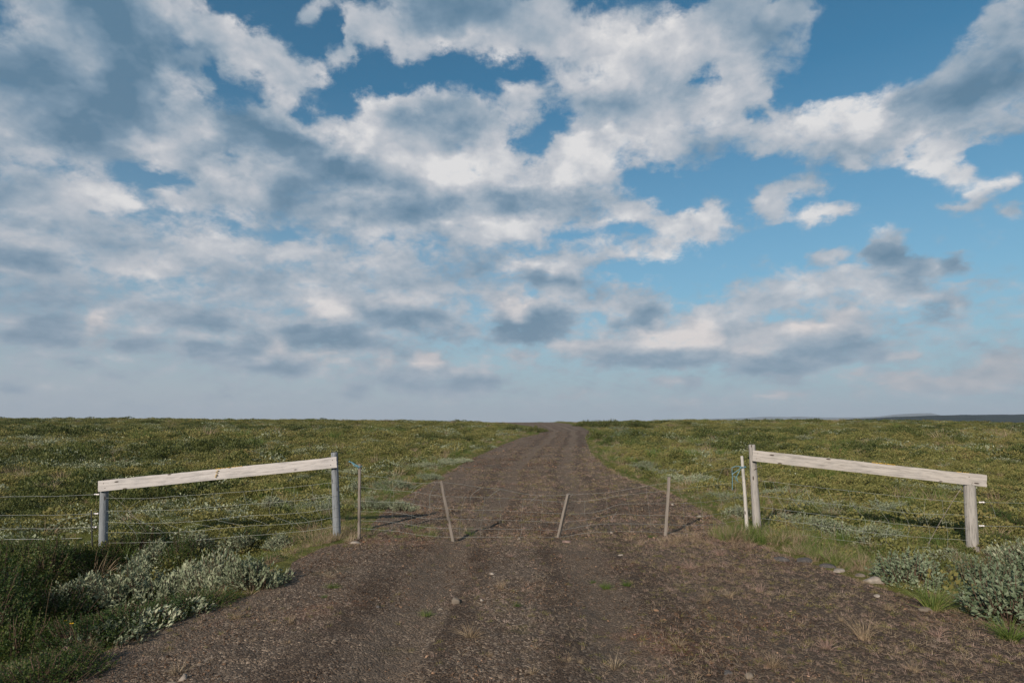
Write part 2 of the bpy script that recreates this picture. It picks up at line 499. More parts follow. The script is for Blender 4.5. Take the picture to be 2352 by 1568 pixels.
def H0(x, y):
    """open land: flat at the gate, rising to a low crest about 110 m away, then falling"""
    x = np.asarray(x, float); y = np.asarray(y, float)
    S = sstep(6, 112, y)
    crest = 1.55 + .42 * sstep(-6, -40, x) + .12 * sstep(-40, -70, x) + .28 * sstep(12, 40, x) * (1 - sstep(58, 85, x)) - .24 * sstep(58, 88, x)
    z = crest * S
    d = np.clip(y - 112, 0, None)
    z = z - 26 * (1 - np.exp(-d / 260.0)) * sstep(0, 60, d)
    z = z - .8 * sstep(-4, -60, y)
    return z

EDGE_L = [(-30, -5.5), (0, -4.4), (3.0, -3.7)]
EDGE_R = [(-30, 9.0), (0, 6.6), (3.0, 5.6)]
def hit(px, py, hf=H0):
    d = ray(px, py); ys = np.concatenate([np.arange(2.0, 30, .02), np.arange(30, 200, .1)])
    f = CAM_H + d.z / d.y * ys - hf(d.x / d.y * ys, ys)
    k = np.argmax(f < 0)
    if f[k] >= 0: k = len(ys) - 1
    y = ys[k]; x = d.x / d.y * y
    return float(x), float(y), float(hf(x, y))
def at(px, py, Y):
    """the point of the photograph's line of sight px,py that lies Y metres ahead"""
    d = ray(px, py); return Vector((d.x / d.y * Y, Y, CAM_H + d.z / d.y * Y))
for px, py in [(60, 1562), (210, 1497), (400, 1415), (560, 1365), (632, 1325), (655, 1290), (725, 1258), (800, 1240), (838, 1205),
               (898, 1152), (978, 1110), (1020, 1085), (1080, 1052), (1148, 1022), (1196, 1004)]:
    h = hit(px, py); EDGE_L.append((h[1], h[0]))
EDGE_L += [(52, 2.2), (62, 2.9), (70, 2.4), (80, 1.4), (95, -.6), (112, -4), (130, -10), (400, -60)]
for px, py in [(2345, 1434), (2200, 1400), (2080, 1362), (1960, 1322), (1860, 1287), (1790, 1264), (1735, 1240), (1700, 1215), (1640, 1180),
               (1555, 1135), (1440, 1095), (1395, 1070), (1362, 1040), (1350, 1010)]:
    h = hit(px, py); EDGE_R.append((h[1], h[0]))
EDGE_R += [(52, 7.0), (62, 7.9), (80, 8.9), (95, 8.4), (112, 7), (130, 1), (400, -45)]
EDGE_L.sort(); EDGE_R.sort()
ELy, ELx = np.array(EDGE_L).T; ERy, ERx = np.array(EDGE_R).T
def edge(x, y):
    """distance outside the gravel (negative inside it)"""
    return np.maximum(np.interp(y, ELy, ELx) - x, x - np.interp(y, ERy, ERx))
def lane_c(y):
    return np.interp(y, [0, 4.8, 9, 12.5, 24, 30, 45, 60, 80, 95], [-.2, -.05, .15, .45, 1.2, 1.9, 3.7, 5.2, 5.2, 3.8]) + .10 * np.sin(np.asarray(y) * .55) * sstep(3, 9, y)
def ruts(x, y):
    c = lane_c(y)
    d1 = np.exp(-((x - c + .80) / .22) ** 2) + np.exp(-((x - c - .80) / .22) ** 2)
    return d1, np.exp(-((x - c) / .35) ** 2)
def H(x, y):
    x = np.asarray(x, float); y = np.asarray(y, float)
    z = H0(x, y); s = edge(x, y)
    left = x < np.interp(y, ELy, (ELx + np.interp(ELy, ERy, ERx)) / 2)
    near = 1 - sstep(7, 11, y)
    drop = np.where(left, .10 + .52 * near, .08 + .22 * near)
    z = z - drop * sstep(.05, 1.5, s) + .22 * near * sstep(2.0, 4.5, s)
    off = sstep(0.5, 4, s)
    z = z + off * (fbm(x, y, .16, 4) * .55 * sstep(9, 30, y) + fbm(x, y, .9, 2) * .16)
    return z
def Ht(x, y):
    """surface of the gravel"""
    d1, d2 = ruts(x, y)
    inside = sstep(0, -.5, edge(x, y))
    n = fbm(x, y, 2.2, 4, .6) * .055 + fbm(x, y, 14, 3, .6) * .022
    return H0(x, y) + .012 + inside * (n - .045 * d1 * sstep(-.2, .15, fbm(x, y, .7, 2) + .12) + .018 * d2) - .05 * sstep(-.25, .25, edge(x, y))

def mesh_np(name, v, faces, mat=None, smooth=True, link=True, parent=None, uvs=None):
    """faces: (n,3) or (n,4) int array"""
    me = bpy.data.meshes.new(name)
    v = np.asarray(v, np.float32); faces = np.asarray(faces, np.int32)
    me.vertices.add(len(v)); me.vertices.foreach_set('co', v.ravel())
    n, k = faces.shape
    me.loops.add(n * k); me.loops.foreach_set('vertex_index', faces.ravel())
    me.polygons.add(n); me.polygons.foreach_set('loop_start', np.arange(n, dtype=np.int32) * k)
    me.polygons.foreach_set('loop_total', np.full(n, k, np.int32))
    me.polygons.foreach_set('use_smooth', np.full(n, smooth, bool))
    me.update(calc_edges=True)
    if mat is not None: me.materials.append(mat)
    o = bpy.data.objects.new(name, me)
    if link: scene.collection.objects.link(o)
    if parent is not None: o.parent = parent
    return o
def tag(o, label=None, cat=None, group=None, kind=None):
    if label: o['label'] = label
    if cat: o['category'] = cat
    if group: o['group'] = group
    if kind: o['kind'] = kind
    return o
def empty(name, loc, rz=0):
    o = bpy.data.objects.new(name, None); scene.collection.objects.link(o)
    o.location = loc; o.rotation_euler = (0, 0, rz); o.empty_display_size = .1
    return o
def grid_faces(nr, nc):
    i = np.arange(nr - 1)[:, None] * nc + np.arange(nc - 1)[None, :]
    i = i.ravel(); return np.stack([i, i + 1, i + nc + 1, i + nc], 1)

def material(name, rough=.85, spec=.25):
    m = bpy.data.materials.new(name); m.use_nodes = True
    t = NT(m.node_tree); t.n.clear()
    b = t.new('ShaderNodeBsdfPrincipled'); b.inputs['Roughness'].default_value = rough
    b.inputs['Specular IOR Level'].default_value = spec
    o = t.new('ShaderNodeOutputMaterial'); t.l.new(b.outputs[0], o.inputs[0])
    return m, t, b
def bump(t, b, h, strength, dist):
    nd = t.new('ShaderNodeBump'); nd.inputs['Strength'].default_value = strength
    nd.inputs['Distance'].default_value = dist
    t.put(nd.inputs['Height'], h); t.l.new(nd.outputs[0], b.inputs['Normal'])

# ------------------------------------------------------------------ materials of the land
def mat_heath():
    m, t, b = material("heath_soil", .95, .1)
    P = t.new('ShaderNodeNewGeometry').outputs['Position']
    n = t.noise(P, .35, 5, .6); n2 = t.noise(P, 3.5, 6, .65); n3 = t.noise(P, 40, 3, .6)
    c = t.ramp(n2, [(.3, (.020, .020, .008)), (.5, (.036, .042, .014)), (.62, (.050, .056, .018)), (.75, (.075, .068, .028))])
    c2 = t.ramp(n, [(.35, (.045, .058, .016)), (.55, (.060, .062, .020)), (.7, (.085, .065, .030))])
    c = t.mix(.45, c, c2)
    c = t.mix(1.0, c, (2.1, 1.95, 1.5, 1), 'MULTIPLY')
    c = t.mix(t.ss(n3, .45, .75), c, t.mix(1.0, c, (1.5, 1.45, 1.3, 1), 'MULTIPLY'))
    t.put(b.inputs['Base Color'], c)
    bump(t, b, t.m('ADD', n2, t.m('MULTIPLY', n3, .3)), .7, .15)
    return m
def mat_gravel():
    m, t, b = material("gravel_surface", .92, .2)
    P = t.new('ShaderNodeNewGeometry').outputs['Position']
    x, y, z = t.sep(P)
    P2 = t.comb(x, y, 0.0)
    warp = t.v('ADD', P2, t.v('SCALE', t.noise(P2, 30, 2, color=True), scale=.02))
    va = t.voro(warp, 55, out='Color'); vd = t.voro(warp, 55)
    vb = t.voro(warp, 140, out='Color'); vd2 = t.voro(warp, 140)
    r1 = t.sep(va)[0]; r2 = t.sep(vb)[1]
    big = t.noise(P2, .55, 5, .6); mid = t.noise(P2, 4.0, 5, .65); fine = t.noise(P2, 60, 4, .7)
    soil = t.ramp(big, [(.32, (.052, .033, .022)), (.46, (.070, .050, .036)), (.58, (.092, .072, .056)), (.72, (.125, .100, .080))])
    soil = t.mix(t.ss(mid, .46, .66, 0, .85), soil, (.040, .026, .018, 1))
    stone = t.ramp(r1, [(0, (.034, .024, .018)), (.35, (.078, .057, .042)), (.62, (.125, .096, .074)), (.85, (.21, .165, .128)), (1, (.40, .325, .26))])
    stone2 = t.ramp(r2, [(0, (.034, .024, .018)), (.5, (.082, .060, .046)), (.85, (.16, .125, .10)), (1, (.32, .26, .21))])
    c = t.mix(t.ss(r2, .34, .66, 0, .8), soil, stone2)
    c = t.mix(t.ss(r1, .60, .76, 0, .85), c, stone)
    # wheel tracks: compacted grey fines in the tracks, rut shade painted as dark bands beside them
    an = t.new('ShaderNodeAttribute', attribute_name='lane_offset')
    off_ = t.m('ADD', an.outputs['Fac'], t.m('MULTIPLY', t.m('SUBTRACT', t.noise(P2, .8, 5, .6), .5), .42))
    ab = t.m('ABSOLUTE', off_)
    wt = t.ss(t.m('ABSOLUTE', t.m('SUBTRACT', ab, .88)), .36, .14)
    w3 = t.ss(t.m('ABSOLUTE', t.m('SUBTRACT', t.m('ABSOLUTE', t.m('ADD', off_, .35)), 2.3)), .45, .1)
    patch = t.ss(t.noise(P2, .9, 5, .7), .24, .48)
    tone = t.m('MULTIPLY', t.m('MAXIMUM', wt, t.m('MULTIPLY', w3, .7)), patch)
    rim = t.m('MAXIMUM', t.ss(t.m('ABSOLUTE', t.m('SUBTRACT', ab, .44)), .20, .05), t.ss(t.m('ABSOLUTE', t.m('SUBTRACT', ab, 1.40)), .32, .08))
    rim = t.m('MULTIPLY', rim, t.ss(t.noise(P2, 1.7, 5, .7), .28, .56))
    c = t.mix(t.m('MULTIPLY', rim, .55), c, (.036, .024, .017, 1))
    c = t.mix(t.m('MULTIPLY', tone, .62), c, t.mix(.45, (.152, .124, .098, 1), stone2))
    # pale dry litter towards the right verge and far lane
    right = t.ss(t.m('SUBTRACT', x, t.m('MULTIPLY', y, .10)), -.6, 2.4)
    c = t.mix(t.m('MULTIPLY', right, .5), c, (.038, .025, .018, 1))
    lit = t.m('MULTIPLY', t.ss(t.noise(P2, 14, 5, .78), .53, .62), t.m('ADD', .25, t.m('MULTIPLY', right, .75)))
    c = t.mix(t.m('MULTIPLY', lit, .75), c, (.26, .195, .135, 1))
    red = t.ss(t.noise(t.v('ADD', P2, (31, 7, 0)), .8, 4, .6), .56, .70)
    c = t.mix(t.m('MULTIPLY', red, .35), c, (.15, .075, .048, 1))
    moss = t.ss(t.noise(t.v('ADD', P2, (11, 47, 0)), 1.3, 5, .65), .60, .72)
    c = t.mix(t.m('MULTIPLY', moss, .40), c, (.085, .080, .030, 1))
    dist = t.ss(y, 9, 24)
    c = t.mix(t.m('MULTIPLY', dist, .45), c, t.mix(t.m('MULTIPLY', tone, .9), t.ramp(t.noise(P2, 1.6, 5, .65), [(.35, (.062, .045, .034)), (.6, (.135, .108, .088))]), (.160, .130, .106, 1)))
    c = t.mix(1.0, c, (1.15, 1.08, 1.00, 1), 'MULTIPLY')
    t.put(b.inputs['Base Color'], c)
    hgt = t.m('ADD', t.m('MULTIPLY', vd, -1.0), t.m('ADD', t.m('MULTIPLY', vd2, -.45), t.m('MULTIPLY', fine, .9)))
    bump(t, b, hgt, 1.0, .022)
    return m

# ------------------------------------------------------------------ the land
gm, hm = mat_gravel(), mat_heath()
def sinh_axis(lo, hi, n, k):
    a = math.asinh(lo / k); b = math.asinh(hi / k)
    return k * np.sinh(np.linspace(a, b, n))
gx = sinh_axis(-9000, 9000, 520, 6.0)
gy = 8 + sinh_axis(-90, 9400, 620, 6.0)
X, Y = np.meshgrid(gx, gy)
Z = H(X, Y)
ins = edge(X, Y) < -.35
Z = np.where(ins, Z - .10, Z)
ground = mesh_np("ground", np.stack([X, Y, Z], -1).reshape(-1, 3), grid_faces(len(gy), len(gx)), hm)
tag(ground, kind='structure')

ty = np.concatenate([np.linspace(-25, 3.2, 60), np.arange(3.22, 9.5, .018), np.geomspace(9.5, 135, 420)[1:]])
tt = np.linspace(0, 1, 380)
Yt = np.repeat(ty[:, None], len(tt), 1)
xl = np.interp(ty, ELy, ELx) - .22 + fbm(ty, ty * 0 + 3, 1.1, 4) * 1.0 * np.clip(ty / 10, .5, 1.9) + fbm(ty, ty * 0 + 55, 6.0, 3) * (.25 + .5 * sstep(9, 16, ty))
xr = np.interp(ty, ERy, ERx) + .22 + fbm(ty, ty * 0 + 30, 1.1, 4) * 1.0 * np.clip(ty / 10, .5, 1.9) + fbm(ty, ty * 0 + 55, 6.0, 3) * (.25 + .5 * sstep(9, 16, ty))
Xt = xl[:, None] * (1 - tt) + xr[:, None] * tt
Zt = Ht(Xt, Yt)
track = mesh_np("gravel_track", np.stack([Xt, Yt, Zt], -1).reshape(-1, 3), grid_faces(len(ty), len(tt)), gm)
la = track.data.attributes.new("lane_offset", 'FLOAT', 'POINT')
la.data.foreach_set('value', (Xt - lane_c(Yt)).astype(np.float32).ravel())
tag(track, kind='structure')

# far land: a dark plateau on the right and pale hills beyond it
def ridge(name, pts, Y0, depth, mat):
    """pts: (px, py) skyline; a long hill Y0 metres away, rounded, with real depth"""
    px = np.linspace(pts[0][0], pts[-1][0], 160)
    py = np.interp(px, *np.array(pts).T)
    top = np.array([tuple(at(a, b, Y0)) for a, b in zip(px, py)])
    top[:, 2] += fbm(top[:, 0], top[:, 1] * 0, 6.0 / Y0 * 8, 4) * Y0 * .0010
    rows = []
    base = -40.0
    for k in np.linspace(-1, 1, 22):
        f = max(0.0, math.cos(k * math.pi / 2)) ** .6
        r = top.copy(); r[:, 0] *= (1 + k * depth / Y0); r[:, 1] = Y0 + k * depth
        hz_ = base + (top[:, 2] - base) * f
        r[:, 2] = hz_ + fbm(r[:, 0], r[:, 1], 4.0 / depth * 2, 3) * (top[:, 2] - base) * .10 * (1 - f)
        rows.append(r)
    v = np.concatenate(rows)
    return tag(mesh_np(name, v, grid_faces(22, len(px)), mat), kind='structure')
def mat_far(name, a, b_, s):
    m, t, b = material(name, .95, .05)
    P = t.new('ShaderNodeNewGeometry').outputs['Position']
    t.put(b.inputs['Base Color'], t.ramp(t.noise(P, s, 5, .6), [(.35, a), (.65, b_)]))
    return m
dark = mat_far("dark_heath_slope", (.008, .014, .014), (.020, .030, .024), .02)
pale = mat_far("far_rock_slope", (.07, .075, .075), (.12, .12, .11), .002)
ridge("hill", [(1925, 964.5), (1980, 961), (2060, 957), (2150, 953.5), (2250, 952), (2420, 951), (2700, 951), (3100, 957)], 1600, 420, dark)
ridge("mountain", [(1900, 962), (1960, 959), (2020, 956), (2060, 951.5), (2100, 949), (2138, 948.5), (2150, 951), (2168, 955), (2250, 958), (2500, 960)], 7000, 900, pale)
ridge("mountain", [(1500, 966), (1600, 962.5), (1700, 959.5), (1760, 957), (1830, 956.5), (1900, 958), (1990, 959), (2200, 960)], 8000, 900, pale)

def haze():
    lo, hi = (-9500, -120, -45), (9500, 9700, 230)
    v = [(x, y, z) for z in (lo[2], hi[2]) for y in (lo[1], hi[1]) for x in (lo[0], hi[0])]
    f = np.array([(0, 2, 3, 1), (4, 5, 7, 6), (0, 1, 5, 4), (2, 6, 7, 3), (0, 4, 6, 2), (1, 3, 7, 5)])
    m = bpy.data.materials.new("haze"); m.use_nodes = True; t = NT(m.node_tree); t.n.clear()
    pv = t.new('ShaderNodeVolumePrincipled'); pv.inputs['Density'].default_value = 1.0e-4
    pv.inputs['Color'].default_value = (.66, .76, .88, 1)
    o = t.new('ShaderNodeOutputMaterial'); t.l.new(pv.outputs[0], o.inputs['Volume'])
    tag(mesh_np("haze", v, f, m, False), "thin blue air over the land, thickening towards the far hills", "haze", None, 'stuff')
haze()

# ------------------------------------------------------------------ wood, wire, twine
def mat_wood(name, axis, tone, dark_amt=.5, bluish=0.0):
    """weathered timber: grain runs along the part's own long axis"""
    m, t, b = material(name, .82, .2)
    O = t.new('ShaderNodeTexCoord').outputs['Object']
    mp = t.new('ShaderNodeMapping'); t.put(mp.inputs[0], O)
    sc = [14.0, 14.0, 14.0]; sc[axis] = .9
    mp.inputs['Scale'].default_value = sc
    g = t.noise(mp.outputs[0], 4.0, 8, .68, .6); g2 = t.noise(mp.outputs[0], 14.0, 4, .6)
    n = t.noise(O, 2.5, 4, .6)
    d = tuple(c * (1 - dark_amt) for c in tone)
    c = t.ramp(g, [(.24, tuple(c_ * .55 for c_ in d)), (.38, d), (.50, tone), (.72, tuple(min(1, c_ * 1.18) for c_ in tone))])
    c = t.mix(t.ss(n, .45, .75, 0, .55), c, t.mix(1.0, c, (.72, .74, .78, 1), 'MULTIPLY'))
    crack = t.ss(g2, .66, .72)
    c = t.mix(t.m('MULTIPLY', crack, .40), c, (.05, .04, .035, 1))
    mp2 = t.new('ShaderNodeMapping'); t.put(mp2.inputs[0], O)
    s2 = [16.0, 16.0, 16.0]; s2[axis] = 5.0; mp2.inputs['Scale'].default_value = s2
    kn = t.voro(mp2.outputs[0], .75)
    c = t.mix(t.ss(kn, .16, .09), c, (.06, .045, .035, 1))
    if bluish:
        c = t.mix(bluish, c, (.20, .26, .33, 1))
    t.put(b.inputs['Base Color'], c)
    bump(t, b, t.m('ADD', g, t.m('MULTIPLY', g2, .4)), .6, .006)
    return m
def mat_flat(name, col, rough=.6, spec=.4, metal=0.0, vary=.2, s=30):
    m, t, b = material(name, rough, spec); b.inputs['Metallic'].default_value = metal
    O = t.new('ShaderNodeTexCoord').outputs['Object']
    n = t.noise(O, s, 4, .6)
    t.put(b.inputs['Base Color'], t.mix(t.lin(n, .3, .7), tuple(c * (1 - vary) for c in col) + (1,), tuple(min(1, c * (1 + vary)) for c in col) + (1,)))
    return m
M_board_l = mat_wood("weathered_board_pale", 0, (.44, .405, .385), .25)
M_board_r = mat_wood("weathered_board_grey", 0, (.37, .335, .305), .35)
M_post = mat_wood("weathered_post", 2, (.30, .275, .25), .45)
M_post_blue = mat_wood("blue_grey_post", 2, (.20, .205, .21), .5, .10)
M_stake = mat_wood("weathered_stake", 2, (.195, .165, .140), .45)
M_stake_pale = mat_wood("pale_stake", 2, (.42, .39, .355), .30)
M_wire = mat_flat("galvanised_wire", (.30, .31, .28), .5, .5, .3)
M_wire_rust = mat_flat("dull_wire", (.22, .18, .15), .6, .4, .2)
M_rope = mat_flat("pale_electric_rope", (.42, .42, .38), .8, .2)
M_twine = mat_flat("blue_twine", (.12, .27, .34), .7, .3, 0, .35, 60)
M_plastic = mat_flat("white_plastic", (.72, .66, .64), .45, .4)
M_black = mat_flat("black_plastic", (.02, .02, .02), .5, .4)
M_lichen = mat_flat("orange_lichen", (.42, .27, .05), .95, .1, 0, .5, 60)
M_blackpl = mat_flat("dark_lichen", (.05, .045, .04), .95, .1, 0, .4, 60)

def tube_arrays(pts, r, sides=6, cap=True):
    pts = np.asarray(pts, float); n = len(pts)
    r = np.full(n, r) if np.isscalar(r) else np.asarray(r, float)
    T = np.gradient(pts, axis=0); T /= np.linalg.norm(T, axis=1, keepdims=True) + 1e-12
    ref = np.array([0, 0, 1.0]) if abs(T[:, 2]).mean() < .8 else np.array([1.0, 0, 0])
    A = np.cross(T, ref); A /= np.linalg.norm(A, axis=1, keepdims=True) + 1e-12
    B = np.cross(T, A)
    th = np.arange(sides) / sides * 2 * math.pi
    v = pts[:, None] + r[:, None, None] * (np.cos(th)[None, :, None] * A[:, None] + np.sin(th)[None, :, None] * B[:, None])
    f = []
    for i in range(n - 1):
        for j in range(sides):
            k = (j + 1) % sides
            f.append((i * sides + j, i * sides + k, (i + 1) * sides + k, (i + 1) * sides + j))
    return v.reshape(-1, 3), np.array(f)
class MB:
    def __init__(s): s.v = []; s.f = []; s.n = 0
    def add(s, v, f):
        s.v.append(np.asarray(v, float)); s.f.append(np.asarray(f) + s.n); s.n += len(v); return s
    def tube(s, pts, r, sides=6): return s.add(*tube_arrays(pts, r, sides))
    def build(s, name, mat, parent=None, off=(0, 0, 0), smooth=True):
        return mesh_np(name, np.concatenate(s.v) - np.array(off), np.concatenate(s.f), mat, smooth, True, parent)
def smooth_line(pts, n=24):
    """Catmull-Rom through the given points"""
    P = [np.array(p, float) for p in pts]
    if len(P) == 2: return np.array([P[0] + (P[1] - P[0]) * t for t in np.linspace(0, 1, n)])
    P = [2 * P[0] - P[1]] + P + [2 * P[-1] - P[-2]]
    out = []
    m = max(2, n // (len(P) - 3))
    for i in range(1, len(P) - 2):
        for t in np.linspace(0, 1, m, endpoint=False):
            a, b, c, d = P[i - 1:i + 3]
            out.append(.5 * ((2 * b) + (-a + c) * t + (2 * a - 5 * b + 4 * c - d) * t * t + (-a + 3 * b - 3 * c + d) * t ** 3))
    out.append(P[-2]); return np.array(out)

def place_axis(o, base, top):
    """put a part whose long axis is its own Z from base to top"""
    d = Vector(top) - Vector(base)
    o.matrix_local = Matrix.Translation(Vector(base)) @ d.to_track_quat('Z', 'Y').to_matrix().to_4x4()
def round_post(name, base, top, r0, r1, mat, parent, off, seed=0, bow=0.0):
    base = Vector(base); top = Vector(top); L = (top - base).length
    n, k = 40, 22
    z = np.linspace(0, L, n); th = np.arange(k) / k * 2 * math.pi
    Zz, T = np.meshgrid(z, th, indexing='ij')
    R = r0 + (r1 - r0) * Zz / L
    R = R * (1 + .05 * fbm(T * 1.3 + seed * 7, Zz * .8 + seed, 1, 2) + .035 * fbm(np.cos(T) * 9 + seed, np.sin(T) * 9 + Zz * .5, 1, 3))
    ox = bow * np.sin(Zz / L * math.pi)
    v = np.stack([R * np.cos(T) + ox, R * np.sin(T), Zz], -1).reshape(-1, 3)
    f = []
    for i in range(n - 1):
        for j in range(k): f.append((i * k + j, i * k + (j + 1) % k, (i + 1) * k + (j + 1) % k, (i + 1) * k + j))
    # slightly domed top, inset ring for a crisp rim
    v = list(map(tuple, v)); f3 = []
    for s_, dz_ in ((.86, .006), (.45, .008), (.02, .004)):
        st = len(v)
        for j in range(k):
            a = np.array(v[(n - 1) * k + j]); v.append((a[0] * s_, a[1] * s_, L + dz_ + .004 * math.sin(5 * th[j] + seed)))
        pr = (n - 1) * k if s_ == .86 else st - k
        for j in range(k): f.append((pr + j, pr + (j + 1) % k, st + (j + 1) % k, st + j))
    o = mesh_np(name, v, np.array(f), mat, True, True, parent)
    place_axis(o, base - Vector(off), top - Vector(off))
    return o
def square_stake(name, base, top, w, d, mat, parent, off, seed=0, slant=0.0, twist=0.0):
    base = Vector(base); top = Vector(top); L = (top - base).length
    n = 26; ch = .14
    prof = []
    for sx, sy in ((1, 1), (-1, 1), (-1, -1), (1, -1)):
        a = (sx * w / 2 * (1 - ch), sy * d / 2); b = (sx * w / 2, sy * d / 2 * (1 - ch))
        prof += [a, b] if sx * sy < 0 else [b, a]
    prof = np.array(prof); k = len(prof)
    v = []
    for i in range(n):
        z = L * i / (n - 1)
        s = 1 + .06 * float(fbm(z * 3 + seed, seed * 3.3, 1, 3)) + (.04 if i < 3 else 0)
        ox = .006 * math.sin(z * 3 + seed)
        for (x, y) in prof:
            zz = z + (slant * x if i == n - 1 else 0)
            v.append((x * s + ox, y * s, zz))
    f = []
    for i in range(n - 1):
        for j in range(k): f.append((i * k + j, i * k + (j + 1) % k, (i + 1) * k + (j + 1) % k, (i + 1) * k + j))
    t = (n - 1) * k
    f += [(t, t + 1, t + 2, t + 3), (t + 3, t + 4, t + 7, t), (t + 4, t + 5, t + 6, t + 7)]
    o = mesh_np(name, v, np.array(f), mat, False, True, parent)
    place_axis(o, base - Vector(off), top - Vector(off))
    return o
def board(name, a, b, h, th, mat, parent, off, seed=0, chip=None):
    """a sawn plank from a to b (centre line), h high, th thick"""
    a = Vector(a); b = Vector(b); L = (b - a).length
    nx, nh = 120, 6
    xs = np.linspace(0, L, nx)
    prof = []
    for j in range(nh + 1): prof.append((-th / 2, -h / 2 + h * j / nh))
    for j in range(nh + 1): prof.append((th / 2, h / 2 - h * j / nh))
    k = len(prof); v = []
    for i, x in enumerate(xs):
        top = .012 * float(fbm(x * 1.6 + seed, seed, 1, 3)) + (.006 * float(fbm(x * 9, seed + 4, 1, 2)))
        bot = .006 * float(fbm(x * 1.1 + seed + 40, seed, 1, 3))
        bw = .012 * math.sin(x / L * math.pi)
        if chip and chip[0] < x < chip[1]: top -= chip[2]
        for (y, z) in prof:
            e = (.010 * float(fbm(z * 30, seed + i, 1, 2)) if i in (0, nx - 1) else 0)
            zz = z + (top if z > 0 else bot) * abs(z) / (h / 2)
            yy = y * (.90 if abs(z) > h / 2 - 1e-4 else 1)
            v.append((x + e, yy + bw, zz))
    f = []
    for i in range(nx - 1):
        for j in range(k): f.append((i * k + j, (i + 1) * k + j, (i + 1) * k + (j + 1) % k, i * k + (j + 1) % k))
    for base_ in (0, (nx - 1) * k):
        for j in range(nh):
            q_ = (base_ + j, base_ + j + 1, base_ + k - 2 - j, base_ + k - 1 - j)
            f.append(q_ if base_ == 0 else q_[::-1])
    o = mesh_np(name, v, np.array(f), mat, False, True, parent)
    X = (b - a).normalized(); Zv = Vector((0, 0, 1)); Yv = Zv.cross(X).normalized(); Zv = X.cross(Yv)
    R = Matrix((X, Yv, Zv)).transposed().to_4x4()
    o.matrix_local = Matrix.Translation(a - Vector(off)) @ R
    return o
def lump(name, pts, mat, parent, off, r=.012, seed=0):
    """crusty growth: small irregular lumps along a line"""
    mb = MB(); rg = np.random.default_rng(seed)
    for p in pts:
        ico = bpy.data.meshes.new("t"); bm = bmesh.new(); bmesh.ops.create_icosphere(bm, subdivisions=1, radius=1)
        v = np.array([q_.co[:] for q_ in bm.verts]); f = np.array([[w_.index for w_ in q_.verts] for q_ in bm.faces]); bm.free()
        bpy.data.meshes.remove(ico)
        v = v * (r * rg.uniform(.6, 1.5, 3) * np.array([1.6, 1, .55])) * (1 + .3 * rg.uniform(-1, 1, (len(v), 1)))
        mb.add(v + np.array(p) + rg.normal(0, r * .3, 3) * np.array([1, 1, .2]), f)
    return mb.build(name, mat, parent, off)
def gpt(px, py): h = hit(px, py, H0); return Vector(h)

# positions measured at the foot of each post
tallL = gpt(777, 1232); tallR = gpt(1740, 1220)
YL, YR = tallL.y, tallR.y
WR = .0017
# ---- left railing
yLs = YL + .05; yRs = 8.75
t = empty("rail_fence", (tallL.x, tallL.y, float(H(tallL.x, tallL.y))))
tag(t, "left railing, pale board sloping from tall round post to short blue-grey post", "fence", "railings either side of the gate")
off = t.location
pT = at(768, 1040, YL)
round_post("post", tallL - Vector((0, 0, .25)), pT, .062, .050, M_post_blue, t, off, 1)['label'] = "tall round weathered post with its foot on the gravel edge"
sb = at(243, 1213, yLs); st = at(240, 1112, yLs)
round_post("post", sb - Vector((0, 0, .5)), st, .060, .056, M_post_blue, t, off, 2)['label'] = "short round blue-grey post under the low end of the board"
yb = -.075
a = at(227, 1116, yLs - .085); b = at(774, 1061, YL - .085)
board("board", a, b, .158, .04, M_board_l, t, off, 3)
def on_top(p1, p2, f0, f1, n, h, rg):
    return [p1.lerp(p2, f0 + (f1 - f0) * i / max(1, n - 1)) + Vector((0, rg.uniform(-.012, .012), h)) for i in range(n)]
rg = random.Random(4)
def nails(a, b, fs, parent, off, yo):
    for f_, dz_ in fs:
        p = a.lerp(b, f_) + Vector((0, yo, dz_)); mb = MB()
        mb.tube(np.array([[p.x, p.y + .01, p.z], [p.x, p.y - .003, p.z], [p.x, p.y - .005, p.z]]), np.array([.006, .006, .001]), 8)
        mb.build("nail", M_wire_rust, parent, off)
nails(a, b, [(.022, .035), (.03, -.035), (.982, .04), (.975, -.03)], t, off, -.021)
lump("lichen", on_top(a, b, .49, .60, 26, .082, rg) + [a.lerp(b, .495 + rg.uniform(-.008, .008)) + Vector((0, -.023, rg.uniform(-.05, .07))) for _ in range(9)], M_lichen, t, off, .009, 1)
lump("dark_growth", on_top(a, b, .625, .637, 2, .086, rg), M_blackpl, t, off, .013, 3)
lump("dark_growth", on_top(a, b, .025, .07, 6, .084, rg), M_blackpl, t, off, .013, 2)
def netting(parent, off, lines, stays, rw=WR, label=None, name="wire_netting"):
    """lines: list of polylines (world); stays: fractions along the lines"""
    mb = MB(); P = [smooth_line(l, 36) for l in lines]; rg = np.random.default_rng(len(lines) * 7 + len(stays))
    for p in P: mb.tube(p + rg.normal(0, .0016, p.shape), rw, 5)
    def at_f(p, f): i = f * (len(p) - 1); k = int(min(i, len(p) - 2)); return p[k] + (p[k + 1] - p[k]) * (i - k)
    for s in stays:
        f, lo = (s, 0) if np.isscalar(s) else s
        pts = []
        for i in range(lo, len(P)): pts.append(at_f(P[i], min(1, max(0, f + rg.normal(0, .006)))) + np.array([0, -rw, 0]))
        if len(pts) > 1: mb.tube(smooth_line(pts, 4 * len(pts)), rw * .85, 4)
    return mb.build(name, M_wire, parent, off)
def L2(pts, y0, y1):
    """pixel polyline between two depths"""
    x0, x1 = pts[0][0], pts[-1][0]
    return [at(px, py, y0 + (y1 - y0) * (px - x0) / (x1 - x0)) for px, py in pts]
yl, yr = yLs - .06, YL - .065
